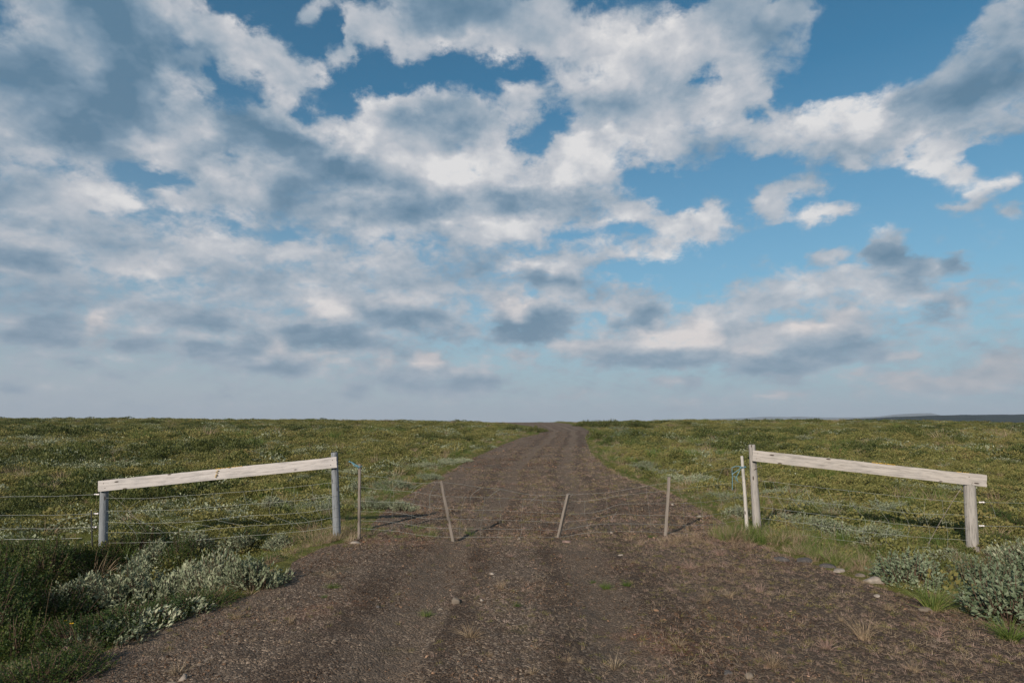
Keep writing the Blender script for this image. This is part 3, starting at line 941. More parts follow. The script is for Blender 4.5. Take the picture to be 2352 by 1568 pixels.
netting(t, off, [L2([(244, 1143), (330, 1144), (420, 1138), (560, 1128), (680, 1117), (770, 1107)], yl, yr),
                 L2([(244, 1173), (300, 1172), (430, 1169), (560, 1158), (680, 1149), (772, 1137)], yl, yr),
                 L2([(244, 1198), (330, 1201), (440, 1197), (560, 1185), (690, 1177), (773, 1165)], yl, yr),
                 L2([(244, 1222), (400, 1222), (560, 1208), (690, 1200), (774, 1186)], yl, yr),
                 L2([(244, 1246), (400, 1243), (560, 1230), (690, 1220), (776, 1208)], yl, yr)],
        [.11, .20, .30, .40, .50, .60, .70, .79, .88, .96])
mb = MB(); mb.tube(smooth_line([at(248, 1132, yl), at(290, 1165, yl - .01), at(335, 1220, yl)], 12), WR, 5)
mb.build("brace_wire", M_wire_rust, t, off)

# ---- right railing
t = empty("rail_fence", (tallR.x, tallR.y, float(H(tallR.x, tallR.y))))
tag(t, "right railing, grey knotted board sloping from tall post to short thick post", "fence", "railings either side of the gate")
off = t.location
round_post("post", tallR - Vector((0, 0, .25)), at(1727, 1022, YR), .066, .050, M_post, t, off, 5)['label'] = "tall round grey post with dry grass round its foot"
sb = at(2229, 1222, yRs); st = at(2226, 1105, yRs)
round_post("post", sb - Vector((0, 0, .4)), st, .076, .074, M_post, t, off, 6)['label'] = "short thick cracked post under the low end of the board"
a = at(1728, 1045.5, YR - .095); b = at(2265, 1104, yRs - .105)
board("board", a, b, .165, .045, M_board_r, t, off, 8, chip=(3.15, 3.7, .006))
nails(a, b, [(.022, .04), (.016, -.04), (.93, .03), (.94, -.045)], t, off, -.024)
lump("lichen", on_top(a, b, .89, .93, 6, .084, rg), M_lichen, t, off, .009, 6)
lump("lichen", on_top(a, b, .545, .635, 26, .088, rg), M_lichen, t, off, .011, 5)
yl, yr = YR - .075, yRs - .085
netting(t, off, [L2([(1745, 1103), (1800, 1109), (1890, 1120), (2000, 1132), (2120, 1145), (2222, 1153)], yl, yr),
                 L2([(1745, 1138), (1840, 1149), (1960, 1162), (2100, 1178), (2224, 1182)], yl, yr),
                 L2([(1748, 1164), (1860, 1178), (1980, 1193), (2110, 1207), (2224, 1213)], yl, yr),
                 L2([(1750, 1190), (1860, 1203), (1980, 1220), (2110, 1233), (2224, 1240)], yl, yr),
                 L2([(1750, 1216), (1860, 1230), (1980, 1245), (2110, 1255), (2224, 1262)], yl, yr)],
        [.05, .125, .215, .31, .41, .51, .61, .70, .80, .89], .0018)
mb = MB(); mb.tube(smooth_line([at(2208, 1120, yr), at(2170, 1180, yr - .02), at(2132, 1248, yr - .25)], 10), .0035, 5)
mb.build("brace_wire", M_wire_rust, t, off); mb = MB()
mb.tube(smooth_line([at(1731, 1078, YR - .07), at(1745, 1070, YR - .075), at(1750, 1077, YR - .06)], 8), .004, 5)
mb.build("wire_loop", M_wire_rust, t, off)

# ---- electric wires running out of the picture from both railings
def insulator(parent, off, p, dirx=1):
    mb = MB()
    for (x0, x1, r) in ((-.035, -.012, .012), (-.012, .018, .010), (.018, .04, .013)):
        xs = np.linspace(x0, x1, 5)
        pts = np.array([[x, 0, 0] for x in xs]); rr = np.array([r * .7, r, r * .92, r, r * .7])
        mb.add(*[q_ if i else q_ + np.array([p.x, p.y, p.z]) for i, q_ in enumerate(tube_arrays(pts, rr, 8))])
    return mb.build("insulator", M_plastic, parent, off)
g0 = at(243, 1213, yLs)
t = empty("wire_fence", (g0.x - .1, yLs, float(H(g0.x - .1, yLs))))
tag(t, "three pale electric strands with white insulators leading off the left railing", "wire fence", "electric wires beyond the railings")
off = t.location
mb = MB(); E = []
for (ya, yb_, xe) in ((1135, 1142, 222), (1179, 1184, 220), (1210, 1215, 216)):
    p = at(xe, ya, yLs - .02); E.append(p)
    far = at(-60, yb_, yLs - .9)
    ln = smooth_line([at(240, ya + 1, yLs), p, p.lerp(far, .45) + Vector((0, 0, -.012)), far, far + (far - p) * 5], 30)
    mb.tube(ln, .0024, 5)
mb.tube(smooth_line([at(205, 1181, yLs - .02), at(170, 1189, yLs - .1), at(122, 1192, yLs - .3)], 12), .002, 4)
mb.tube(smooth_line([at(188, 1235, yLs - .5), at(120, 1237, yLs - .6), at(10, 1238, yLs - .8)], 8), .0026, 4)
mb.build("wire", M_rope, t, off)
for p in E: insulator(t, off, p)
square_stake("thin_stake", at(212, 1260, yLs - .06), at(209, 1172, yLs - .06), .014, .014, M_black, t, off, 3)
g0 = at(2229, 1222, yRs)
t = empty("wire_fence", (g0.x + .1, yRs, float(H(g0.x + .1, yRs))))
tag(t, "two thin wires with white insulators leading off the right railing", "wire fence", "electric wires beyond the railings")
off = t.location
mb = MB()
for (ya, yb_) in ((1153, 1156), (1207, 1210)):
    p = at(2254, ya, yRs - .02); far = at(2420, yb_, yRs + .25)
    mb.tube(smooth_line([at(2232, ya - 1, yRs), p, far, far + (far - p) * 7], 20), .0024, 5)
    insulator(t, off, p)
mb.tube(smooth_line([at(2258, 1184, yRs), at(2285, 1187, yRs), at(2280, 1165, yRs + .02), at(2272, 1150, yRs)], 16), .0018, 4)
mb.build("wire", M_wire, t, off)

# ---- the low wire gate across the track
stk = [((825, 1238), (826, 1065), .040, .035, M_stake), ((1041, 1240), (1013, 1105), .052, .04, M_stake),
       ((1282, 1234), (1306, 1134), .050, .04, M_stake), ((1528, 1232), (1537, 1095), .050, .045, M_stake),
       ((1716, 1216), (1704, 1048), .046, .04, M_stake_pale)]
t = empty("wire_gate", tuple(gpt(1160, 1238)))
tag(t, "low sagging wire gate of five stakes across the gravel track, blue twine ties", "gate")
off = t.location
lab = ["tall thin stake at the left end of the gate, blue twine at its top", "leaning square stake, top tilted to the left",
       "shortest stake, leaning to the right", "upright square stake on the right half of the gate", "pale slender end stake beside the tall right post"]
Ys = []
for i, (bs, tp, w_, d_, m_) in enumerate(stk):
    g = gpt(*bs); Ys.append(g.y)
    lean = [0, .03, .14, .02, .0][i]
    top = at(tp[0], tp[1], g.y - lean)
    if i == 4:
        s = round_post("stake", g - Vector((0, 0, .03)), top, .030, .022, m_, t, off, 31, .012)
    else:
        s = square_stake("stake", g - Vector((0, 0, .03)), top, w_, d_, m_, t, off, 20 + i, .25 if i in (1, 2) else .05)
    s['label'] = lab[i]
def YG(px): return float(np.interp(px, [825, 1030, 1290, 1532, 1712], Ys)) - .03
def G2(pts): return [at(px, py, YG(px)) for px, py in pts]
rows = [
 [(828, 1084), (845, 1094), (880, 1095), (920, 1105), (970, 1109), (1014, 1107), (1060, 1112), (1100, 1118), (1150, 1123), (1200, 1133), (1250, 1138), (1300, 1136),
  (1340, 1134), (1400, 1130), (1460, 1120), (1535, 1108), (1580, 1097), (1640, 1080), (1706, 1071)],
 [(828, 1118), (870, 1123), (930, 1127), (980, 1134), (1018, 1139), (1080, 1141), (1140, 1143), (1210, 1146), (1295, 1152), (1360, 1148), (1420, 1138), (1475, 1132), (1534, 1126), (1600, 1118), (1708, 1106)],
 [(828, 1150), (870, 1152), (920, 1153), (960, 1159), (1000, 1166), (1024, 1168), (1060, 1170), (1140, 1171), (1210, 1175), (1292, 1179), (1350, 1178), (1390, 1169), (1430, 1157), (1533, 1156), (1620, 1152), (1710, 1139)],
 [(828, 1174), (890, 1175), (930, 1180), (970, 1189), (1000, 1191), (1028, 1191), (1100, 1193), (1200, 1195), (1290, 1199), (1360, 1190), (1420, 1180), (1480, 1183), (1531, 1182), (1620, 1184), (1712, 1165)],
 [(828, 1195), (880, 1197), (930, 1202), (980, 1210), (1033, 1213), (1100, 1214), (1200, 1215), (1288, 1216), (1350, 1206), (1420, 1202), (1530, 1204), (1600, 1206), (1660, 1201), (1714, 1190)],
 [(828, 1213), (870, 1216), (920, 1221), (970, 1229), (1036, 1233), (1130, 1233), (1230, 1233), (1284, 1233), (1360, 1222), (1450, 1220), (1529, 1222), (1590, 1226), (1650, 1222), (1715, 1212)]]
mb = MB(); rgn = np.random.default_rng(9); RP = [np.array(r_, float) for r_ in rows]
for r_ in rows:
    p = smooth_line(G2(r_), 90); mb.tube(p + rgn.normal(0, .0015, p.shape), .0014, 5)
for px in (905, 948, 990, 1060, 1108, 1150, 1200, 1246, 1345, 1395, 1445, 1490, 1568, 1610, 1655, 1690):
    sag = 1 if 850 < px < 1460 else 0
    pts = []
    for i in range(sag, 6):
        x = px + (rgn.normal(0, 5) if i < 2 else rgn.normal(0, 1.5)) + (2 - i) * (2.0 if px < 1290 else -2.0)
        pts.append(at(x, float(np.interp(x, RP[i][:, 0], RP[i][:, 1])), YG(px) - .003 - (.05 * math.sin(i * 1.1) if sag else 0)))
    mb.tube(smooth_line(pts, 22), .0010, 4)
# loose loops of the top courses
for l in ([(918, 1108), (905, 1120), (897, 1136), (894, 1165)], [(970, 1110), (955, 1118), (945, 1130)], [(1002, 1109), (990, 1130), (987, 1150), (988, 1170)],
          [(1105, 1120), (1090, 1130), (1081, 1142), (1080, 1160)], [(1148, 1124), (1136, 1130), (1122, 1142)], [(1245, 1138), (1230, 1142), (1218, 1152)],
          [(1316, 1133), (1300, 1150), (1290, 1158)], [(1418, 1172), (1410, 1185), (1404, 1196)]):
    mb.tube(smooth_line(G2(l), 14), .0013, 4)
mb.build("wire_netting", M_wire, t, off)
def twine(name, lines, r=.0035, lab_=None):
    mb = MB()
    for l in lines: mb.tube(smooth_line(l, 20), r, 5)
    o = mb.build(name, M_twine, t, off)
    if lab_: o['label'] = lab_
y0 = Ys[0]
twine("twine", [[at(802, 1058, y0 - .05), at(810, 1064, y0 - .04), at(818, 1067, y0 - .04), at(827, 1072, y0 - .03)],
                [at(800, 1060, y0 - .07), at(808, 1062, y0 - .05), at(815, 1070, y0 - .06), at(824, 1071, y0 - .03)],
                [at(806, 1061, y0 - .04), at(812, 1063, y0 - .03), at(820, 1071, y0 - .03), at(823, 1076, y0 - .03)],
                [at(819, 1070, y0 - .03), at(826, 1072, y0 - .035), at(832, 1070, y0 + .01), at(826, 1069, y0 + .03), at(819, 1070, y0 - .01)]], .0045, "frayed tuft of blue twine at the top of the left end stake")
y4 = Ys[4]
twine("twine", [[at(1680, 1074, y4 - .04), at(1692, 1070, y4 - .05), at(1706, 1072, y4 - .035), at(1714, 1073, y4)],
                [at(1704, 1072, y4 - .04), at(1694, 1080, y4 - .06), at(1683, 1088, y4 - .05), at(1682, 1096, y4 - .03)],
                [at(1700, 1078, y4 - .04), at(1693, 1092, y4 - .05), at(1690, 1100, y4 - .05), at(1696, 1107, y4 - .04)],
                [at(1681, 1075, y4 - .03), at(1682, 1095, y4 - .03), at(1682, 1125, y4 - .03)],
                [at(1684, 1093, y4 - .04), at(1692, 1096, y4 - .06), at(1694, 1104, y4 - .05)],
                [at(1699, 1073, y4 - .03), at(1706, 1074, y4 - .04), at(1713, 1072, y4), at(1706, 1070, y4 + .03), at(1699, 1073, y4 - .01)]], .0042, "knotted blue twine holding the netting to the pale end stake")

# ------------------------------------------------------------------ plants: materials
def mat_leaf(name, stops, s_pos=1.2, rough=.6, trans=.25, leafvar=.38):
    """leaf colour differs from leaf to leaf and from patch to patch"""
    m, t, b = material(name, rough, .25)
    g = t.new('ShaderNodeNewGeometry'); P = g.outputs['Position']
    oi = t.new('ShaderNodeObjectInfo')
    rl = g.outputs['Random Per Island']
    n = t.noise(P, s_pos, 4, .6)
    x = t.m('ADD', t.m('MULTIPLY', n, .93 - leafvar), t.m('ADD', t.m('MULTIPLY', rl, leafvar), t.m('MULTIPLY', oi.outputs['Random'], .16)))
    c = t.ramp(x, stops)
    t.put(b.inputs['Base Color'], c)
    tr = t.new('ShaderNodeBsdfTranslucent'); t.put(tr.inputs[0], c)
    mx = t.new('ShaderNodeMixShader'); mx.inputs[0].default_value = trans
    t.l.new(b.outputs[0], mx.inputs[1]); t.l.new(tr.outputs[0], mx.inputs[2])
    out = [n_ for n_ in t.n if n_.type == 'OUTPUT_MATERIAL'][0]; t.l.new(mx.outputs[0], out.inputs[0])
    return m
ML_willow = mat_leaf("silver_willow_leaf", [(.22, (.085, .105, .055)), (.45, (.180, .205, .122)), (.62, (.280, .300, .190)), (.85, (.41, .41, .28))], 1.5, .65, .18)
ML_willow_dark = mat_leaf("blue_green_willow_leaf", [(.22, (.055, .080, .042)), (.5, (.120, .152, .085)), (.8, (.23, .26, .165))], 1.5, .5, .2)
ML_green = mat_leaf("dwarf_birch_leaf", [(.20, (.028, .042, .010)), (.42, (.060, .076, .020)), (.62, (.105, .118, .034)), (.85, (.18, .17, .05))], .8, .55, .3)
ML_birch = mat_leaf("birch_leaf", [(.20, (.014, .030, .008)), (.42, (.030, .056, .013)), (.62, (.062, .090, .020)), (.88, (.15, .15, .04))], 1.0, .5, .25)
ML_heath = mat_leaf("heath_leaf", [(.16, (.040, .043, .014)), (.36, (.095, .098, .026)), (.5, (.150, .148, .042)), (.62, (.215, .200, .066)), (.75, (.23, .180, .066)), (.9, (.19, .105, .050))], .45, .7, .25, .24)
ML_heath2 = mat_leaf("olive_heath_leaf", [(.18, (.055, .052, .017)), (.42, (.140, .130, .036)), (.62, (.215, .190, .062)), (.85, (.22, .155, .06))], .45, .7, .25, .24)
ML_grass = mat_leaf("grass_blade", [(.2, (.040, .075, .014)), (.5, (.095, .145, .028)), (.7, (.16, .19, .05)), (.9, (.26, .23, .10))], 1.0, .5, .3)
ML_dry = mat_leaf("dry_grass_blade", [(.2, (.13, .085, .050)), (.5, (.26, .185, .115)), (.75, (.38, .29, .19)), (.9, (.46, .38, .27))], 2.0, .7, .25)
ML_pink = mat_leaf("reddish_dry_grass_blade", [(.2, (.16, .090, .065)), (.6, (.31, .205, .160)), (.9, (.42, .32, .26))], 2.0, .7, .2)
M_stem = mat_flat("brown_stem", (.10, .065, .045), .8, .2, 0, .4)
M_dirt = mat_flat("dirt", (.05, .038, .03), .95, .1)
def mat_stone(name, a, b_):
    m, t, b = material(name, .9, .2)
    O = t.new('ShaderNodeTexCoord').outputs['Object']; oi = t.new('ShaderNodeObjectInfo').outputs['Random']
    n = t.noise(O, 9, 6, .65)
    c = t.mix(t.lin(n, .3, .7), a, b_)
    c = t.mix(1.0, c, t.ramp(oi, [(0, (.40, .36, .33)), (.45, (.72, .66, .62)), (.75, (1.25, 1.12, 1.0)), (.93, (2.0, 1.8, 1.6)), (1, (3.4, 3.0, 2.7))]), 'MULTIPLY')
    P = t.new('ShaderNodeNewGeometry').outputs['Position']
    px_, py_, pz_ = t.sep(P); P2 = t.comb(px_, py_, 0.0)
    c = t.mix(t.ss(t.noise(P2, 1.1, 4, .6), .38, .64, 0, .8), t.mix(1.0, c, (.62, .54, .47, 1), 'MULTIPLY'), t.mix(1.0, c, (1.2, 1.15, 1.1, 1), 'MULTIPLY'))
    c = t.mix(t.ss(t.noise(t.v('ADD', P2, (31, 7, 0)), .8, 4, .6), .56, .70, 0, .6), c, t.mix(1.0, c, (1.35, .82, .60, 1), 'MULTIPLY'))
    t.put(b.inputs['Base Color'], c)
    bump(t, b, t.noise(O, 30, 4, .6), .5, .01)
    return m
M_peb = mat_stone("pebble", (.088, .063, .047, 1), (.172, .130, .100, 1))

def orth(d):
    """frames for directions d (n,3)"""
    d = d / (np.linalg.norm(d, axis=1, keepdims=True) + 1e-9)
    r = RNG.normal(size=d.shape)
    a = np.cross(d, r); a /= np.linalg.norm(a, axis=1, keepdims=True) + 1e-9
    return d, a, np.cross(a, d)
def leaf_arrays(base, d, L, W, up=None):
    """pointed ovals folded along the midrib; base,d:(n,3) L,W:(n,)"""
    n = len(base); d = d / (np.linalg.norm(d, axis=1, keepdims=True) + 1e-9)
    if up is None: up = np.tile([-.45, -.8, .9], (n, 1)) + RNG.normal(0, .55, (n, 3))
    a = np.cross(d, up); a /= np.linalg.norm(a, axis=1, keepdims=True) + 1e-9
    nn = np.cross(a, d)
    L = L[:, None]; W = W[:, None]
    p0 = base; pl = base + d * L * .5 + a * W * .5 + nn * W * .18; pr = base + d * L * .5 - a * W * .5 + nn * W * .18
    pm = base + d * L * .5; pt = base + d * L - nn * L * .08
    v = np.stack([p0, pl, pm, pr, pt], 1).reshape(-1, 3)
    i = np.arange(n)[:, None] * 5
    f = np.concatenate([i + np.array([0, 2, 4, 1]), i + np.array([0, 3, 4, 2])])
    return v, f
def diamond_arrays(base, d, L, W):
    n = len(base); d, a, _ = orth(d)
    L = L[:, None]; W = W[:, None]
    v = np.stack([base, base + d * L * .55 + a * W * .5, base + d * L, base + d * L * .55 - a * W * .5], 1).reshape(-1, 3)
    return v, np.arange(n)[:, None] * 4 + np.arange(4)[None]
def blade_arrays(base, d, L, W, bend, seg=4):
    """narrow curved blades"""
    n = len(base); d, a, b = orth(d)
    t = np.linspace(0, 1, seg + 1)
    hor = d * np.array([1, 1, 0]); hor /= np.linalg.norm(hor, axis=1, keepdims=True) + 1e-6
    V = []
    for k in t:
        c = base + d * (L[:, None] * k) + hor * (bend * L)[:, None] * k * k - np.array([0, 0, 1.0]) * (bend * L)[:, None] * .45 * k * k
        wd = (W * (1 - k) ** .7 * .5 + 1e-4)[:, None]
        V += [c + a * wd, c - a * wd]
    v = np.stack(V, 1).reshape(-1, 3); m_ = 2 * (seg + 1)
    i = np.arange(n)[:, None] * m_
    f = np.concatenate([i + np.array([2 * s, 2 * s + 1, 2 * s + 3, 2 * s + 2]) for s in range(seg)])
    return v, f

def shoots(n, rx, ry, h, rg, flat=.45):
    """roots and tips of the shoots of a low spreading bush"""
    th = rg.uniform(0, 2 * math.pi, n); r = np.sqrt(rg.uniform(0, 1, n))
    tip = np.stack([np.cos(th) * r * rx, np.sin(th) * r * ry, h * (1 - .75 * r ** 2.4) * rg.uniform(.45, 1.0, n) ** .6], 1)
    lobes = fbm(tip[:, 0] * 2.2 + rg.uniform(0, 90), tip[:, 1] * 2.2, 1, 2)
    tip[:, 2] *= 1 + lobes * 1.5
    root = tip * np.array([flat, flat, 0]) + rg.normal(0, .03, (n, 3)) * np.array([1, 1, 0]); root[:, 2] = -.03
    return root, tip
def bush_mesh(rx, ry, h, n_sh, per, L, W, rg, lf=.22, kind='oval'):
    root, tip = shoots(n_sh, rx, ry, h, rg)
    ax = tip - root; ax /= np.linalg.norm(ax, axis=1, keepdims=True)
    ax = ax * .95 + np.array([0, 0, .22]) + rg.normal(0, .30, ax.shape); ax /= np.linalg.norm(ax, axis=1, keepdims=True)
    B, Dv, LL = [], [], []
    for k in range(per):
        f = k / max(1, per - 1)
        pos = tip - ax * (lf * (1 - f))[..., None] if np.ndim(f) else tip - ax * lf * (1 - f)
        ang = k * 2.4 + rg.uniform(0, .8, n_sh)
        d, a, b = orth(ax.copy())
        side = np.cos(ang)[:, None] * a + np.sin(ang)[:, None] * b
        sp = .95 - .6 * f
        dd = d * (.30 + .60 * f) + side * sp * 1.1 + np.array([0, 0, .05])
        B.append(pos + rg.normal(0, .004, pos.shape)); Dv.append(dd); LL.append(L * rg.uniform(.65, 1.2, n_sh) * (1 - .45 * f ** 3))
    B = np.concatenate(B); Dv = np.concatenate(Dv); LL = np.concatenate(LL)
    keep = B[:, 2] > .005
    B, Dv, LL = B[keep], Dv[keep], LL[keep]
    if kind == 'oval': v, f = leaf_arrays(B, Dv, LL, LL * W / L * rg.uniform(.8, 1.2, len(LL)))
    else: v, f = diamond_arrays(B, Dv, LL, LL * W / L)
    mb = MB()
    for i in range(0, n_sh, max(1, n_sh // 90)):
        mid = (root[i] + tip[i]) / 2 + np.array([0, 0, -.15 * h]) * np.linalg.norm(tip[i][:2]) / max(rx, .1)
        mb.tube(smooth_line([root[i], mid, tip[i]], 7), np.linspace(.0055, .0022, 7), 4)
    return (v, f), (np.concatenate(mb.v), np.concatenate(mb.f))

# ------------------------------------------------------------------ ground cover: instanced clumps
LIB = bpy.data.collections.new("clump_forms")          # never linked to the scene: only the forms that the ground cover repeats
def lib(name, mb_list):
    """mb_list: [(v, f, mat)]"""
    vs, fs, mi, n = [], [], [], 0; mats = []
    for v, f, m_ in mb_list:
        vs.append(v); fs.append(np.asarray(f) + n); n += len(v); mi += [len(mats)] * len(f); mats.append(m_)
    o = mesh_np(name, np.concatenate(vs), np.concatenate(fs), None, False, False)
    for m_ in mats: o.data.materials.append(m_)
    o.data.polygons.foreach_set('material_index', np.array(mi, np.int32))
    return o
def collection(name, objs):
    c = bpy.data.collections.new(name)
    for o in objs: c.objects.link(o)
    return c
def scatter(name, label, cat, pts, rot, scl, idx, coll):
    me = bpy.data.meshes.new(name); me.vertices.add(len(pts))
    me.vertices.foreach_set('co', np.asarray(pts, np.float32).ravel())
    for nm, ty, arr, key in (('rot', 'FLOAT_VECTOR', rot, 'vector'), ('scl', 'FLOAT_VECTOR', scl, 'vector'), ('idx', 'INT', idx, 'value')):
        at_ = me.attributes.new(nm, ty, 'POINT')
        at_.data.foreach_set(key, np.ascontiguousarray(arr, np.int32 if ty == 'INT' else np.float32).ravel())
    o = bpy.data.objects.new(name, me); scene.collection.objects.link(o)
    g = bpy.data.node_groups.new(name + "_nodes", 'GeometryNodeTree')
    g.interface.new_socket("Geometry", in_out='INPUT', socket_type='NodeSocketGeometry')
    g.interface.new_socket("Geometry", in_out='OUTPUT', socket_type='NodeSocketGeometry')
    N = g.nodes; gi = N.new('NodeGroupInput'); go = N.new('NodeGroupOutput')
    ci = N.new('GeometryNodeCollectionInfo'); ci.inputs['Collection'].default_value = coll
    ci.inputs['Separate Children'].default_value = True; ci.inputs['Reset Children'].default_value = True
    ip = N.new('GeometryNodeInstanceOnPoints'); ip.inputs['Pick Instance'].default_value = True
    def attr(n_, ty):
        a = N.new('GeometryNodeInputNamedAttribute'); a.data_type = ty; a.inputs['Name'].default_value = n_
        return a.outputs['Attribute']
    mp = N.new('GeometryNodeMeshToPoints')
    g.links.new(gi.outputs[0], mp.inputs['Mesh']); g.links.new(mp.outputs[0], ip.inputs['Points'])
    g.links.new(ci.outputs[0], ip.inputs['Instance'])
    g.links.new(attr('idx', 'INT'), ip.inputs['Instance Index'])
    er = N.new('FunctionNodeEulerToRotation'); g.links.new(attr('rot', 'FLOAT_VECTOR'), er.inputs[0])
    g.links.new(er.outputs[0], ip.inputs['Rotation']); g.links.new(attr('scl', 'FLOAT_VECTOR'), ip.inputs['Scale'])
    g.links.new(ip.outputs[0], go.inputs[0])
    mo = o.modifiers.new("scatter", 'NODES'); mo.node_group = g
    return tag(o, label, cat, None, 'stuff')

def heath_form(name, n, r, h, L, mat, seed, kind='diamond', upv=.5):
    rg = np.random.default_rng(seed)
    th = rg.uniform(0, 6.283, n); rr = np.sqrt(rg.uniform(0, 1, n))
    B = np.stack([np.cos(th) * rr * r, np.sin(th) * rr * r, h * (1 - .8 * rr ** 2) * rg.uniform(.15, 1, n) ** .5], 1)
    Dv = np.stack([np.cos(th) * rr, np.sin(th) * rr, np.full(n, upv)], 1) + rg.normal(0, .55, (n, 3))
    LL = L * rg.uniform(.6, 1.3, n)
    v, f = diamond_arrays(B, Dv, LL, LL * .62)
    return lib(name, [(v, f, mat)])
def tuft_arrays(n, L, W, spread, rg, r=.03, bend=.35):
    th = rg.uniform(0, 6.283, n); B = np.stack([np.cos(th), np.sin(th), np.zeros(n)], 1) * (r * np.sqrt(rg.uniform(0, 1, n)))[:, None]
    ang = np.abs(rg.normal(0, spread, n)); Dv = np.stack([np.cos(th) * np.sin(ang), np.sin(th) * np.sin(ang), np.cos(ang)], 1) + rg.normal(0, .08, (n, 3))
    return blade_arrays(B, Dv, L * rg.uniform(.5, 1.15, n), np.full(n, W), rg.uniform(0, bend, n) * 2)
f_heath = collection("heath_forms", [
    heath_form("heath_a", 260, .20, .13, .030, ML_heath, 1), heath_form("heath_b", 260, .22, .11, .026, ML_heath, 2),
    heath_form("heath_c", 280, .20, .15, .032, ML_green, 3), heath_form("heath_d", 260, .22, .09, .024, ML_heath2, 4),
    heath_form("heath_e", 240, .20, .17, .038, ML_willow, 5), heath_form("heath_f", 240, .20, .14, .034, ML_heath2, 6),
    lib("heath_g", [(*tuft_arrays(70, .20, .007, .5, np.random.default_rng(7), .10), ML_grass)]),
    lib("heath_h", [(*tuft_arrays(60, .20, .006, .6, np.random.default_rng(8), .10), ML_dry)]), heath_form("heath_i", 110, .24, .15, .030, ML_willow, 9), heath_form("heath_j", 260, .22, .16, .028, ML_birch, 10)])

def seen(x, y, m=1.28, x_pad=2.5):
    """roughly inside the view, with a margin to each side"""
    return np.abs(x) < y * (1176 / F_PX) * m + x_pad
def band(y0, y1, dens, scale, rg):
    W_ = y1 * 1.12 + 3.0; n = int(dens * 2 * W_ * (y1 - y0))
    x = rg.uniform(-W_, W_, n); y = rg.uniform(y0, y1, n)
    k = seen(x, y); x, y = x[k], y[k]
    s = edge(x, y) + fbm(x, y, 1.7, 3) * .5
    k = (s > .12); x, y, s = x[k], y[k], s[k]
    n = len(x); u = rg.uniform(0, 1, n)
    P1 = fbm(x, y * .6, .13, 4) * 2; P2 = fbm(x + 60, y * .7 + 20, .30, 4) * 2; P3 = fbm(x - 40, y * .8, .55, 3) * 2
    idx = np.where(u < .40, 0, np.where(u < .74, 1, np.where(u < .84, 3, np.where(u < .93, 5, 2))))
    idx = np.where((P1 > .22) & (u < .6), 2, idx)
    idx = np.where((P2 > .24) & (rg.uniform(0, 1, n) < np.clip((P2 - .06) * 1.5, 0, .45)), 8, idx)
    idx = np.where(rg.uniform(0, 1, n) < .05, 8, idx)
    idx = np.where((P3 > .45) & (u > .5), 6, idx)
    idx = np.where(rg.uniform(0, 1, n) < .04, 7, idx)
    idx = np.where((x < -1) & (y < 8.3) & (rg.uniform(0, 1, n) < .8), 9, idx)
    # dry, grassy and open strip beside the gravel
    e = np.clip(1 - s / (1.3 + .05 * y), 0, 1)
    re = x > 0
    dr = rg.uniform(0, 1, n)
    idx = np.where(dr < e * .55, np.where(rg.uniform(0, 1, n) < .5, 7, 6), idx)
    sc = scale * np.exp(rg.normal(0, .32, n)) * (1 - .45 * e)
    sc = np.clip(sc, .4 * scale, 1.9 * scale)
    zs = sc * rg.uniform(.7, 1.25, n) * (1 + .55 * P3)
    zs = np.where((P1 > .3) & (idx == 2), zs * 1.6, zs); zs = np.clip(zs, .35 * scale, 2.4 * scale)
    zs = zs * (1 - .5 * sstep(40, 75, y))
    z = H(x, y) - .02
    rot = np.stack([rg.normal(0, .12, n), rg.normal(0, .12, n), rg.uniform(0, 6.283, n)], 1)
    return np.stack([x, y, z], 1), rot, np.stack([sc, sc, zs], 1), idx
rg = np.random.default_rng(21)
parts = [band(2.2, 8, 22, .85, rg), band(8, 14, 18, .9, rg), band(14, 24, 10, 1.15, rg), band(24, 42, 4.5, 1.6, rg), band(42, 72, 1.9, 2.3, rg), band(72, 122, .95, 2.9, rg)]
pts, rot, scl, idx = [np.concatenate(a) for a in zip(*parts)]
print("heath clumps", len(pts))
scatter("heath", "low olive and green heath plants covering the open land", "heath", pts, rot, scl, idx, f_heath)

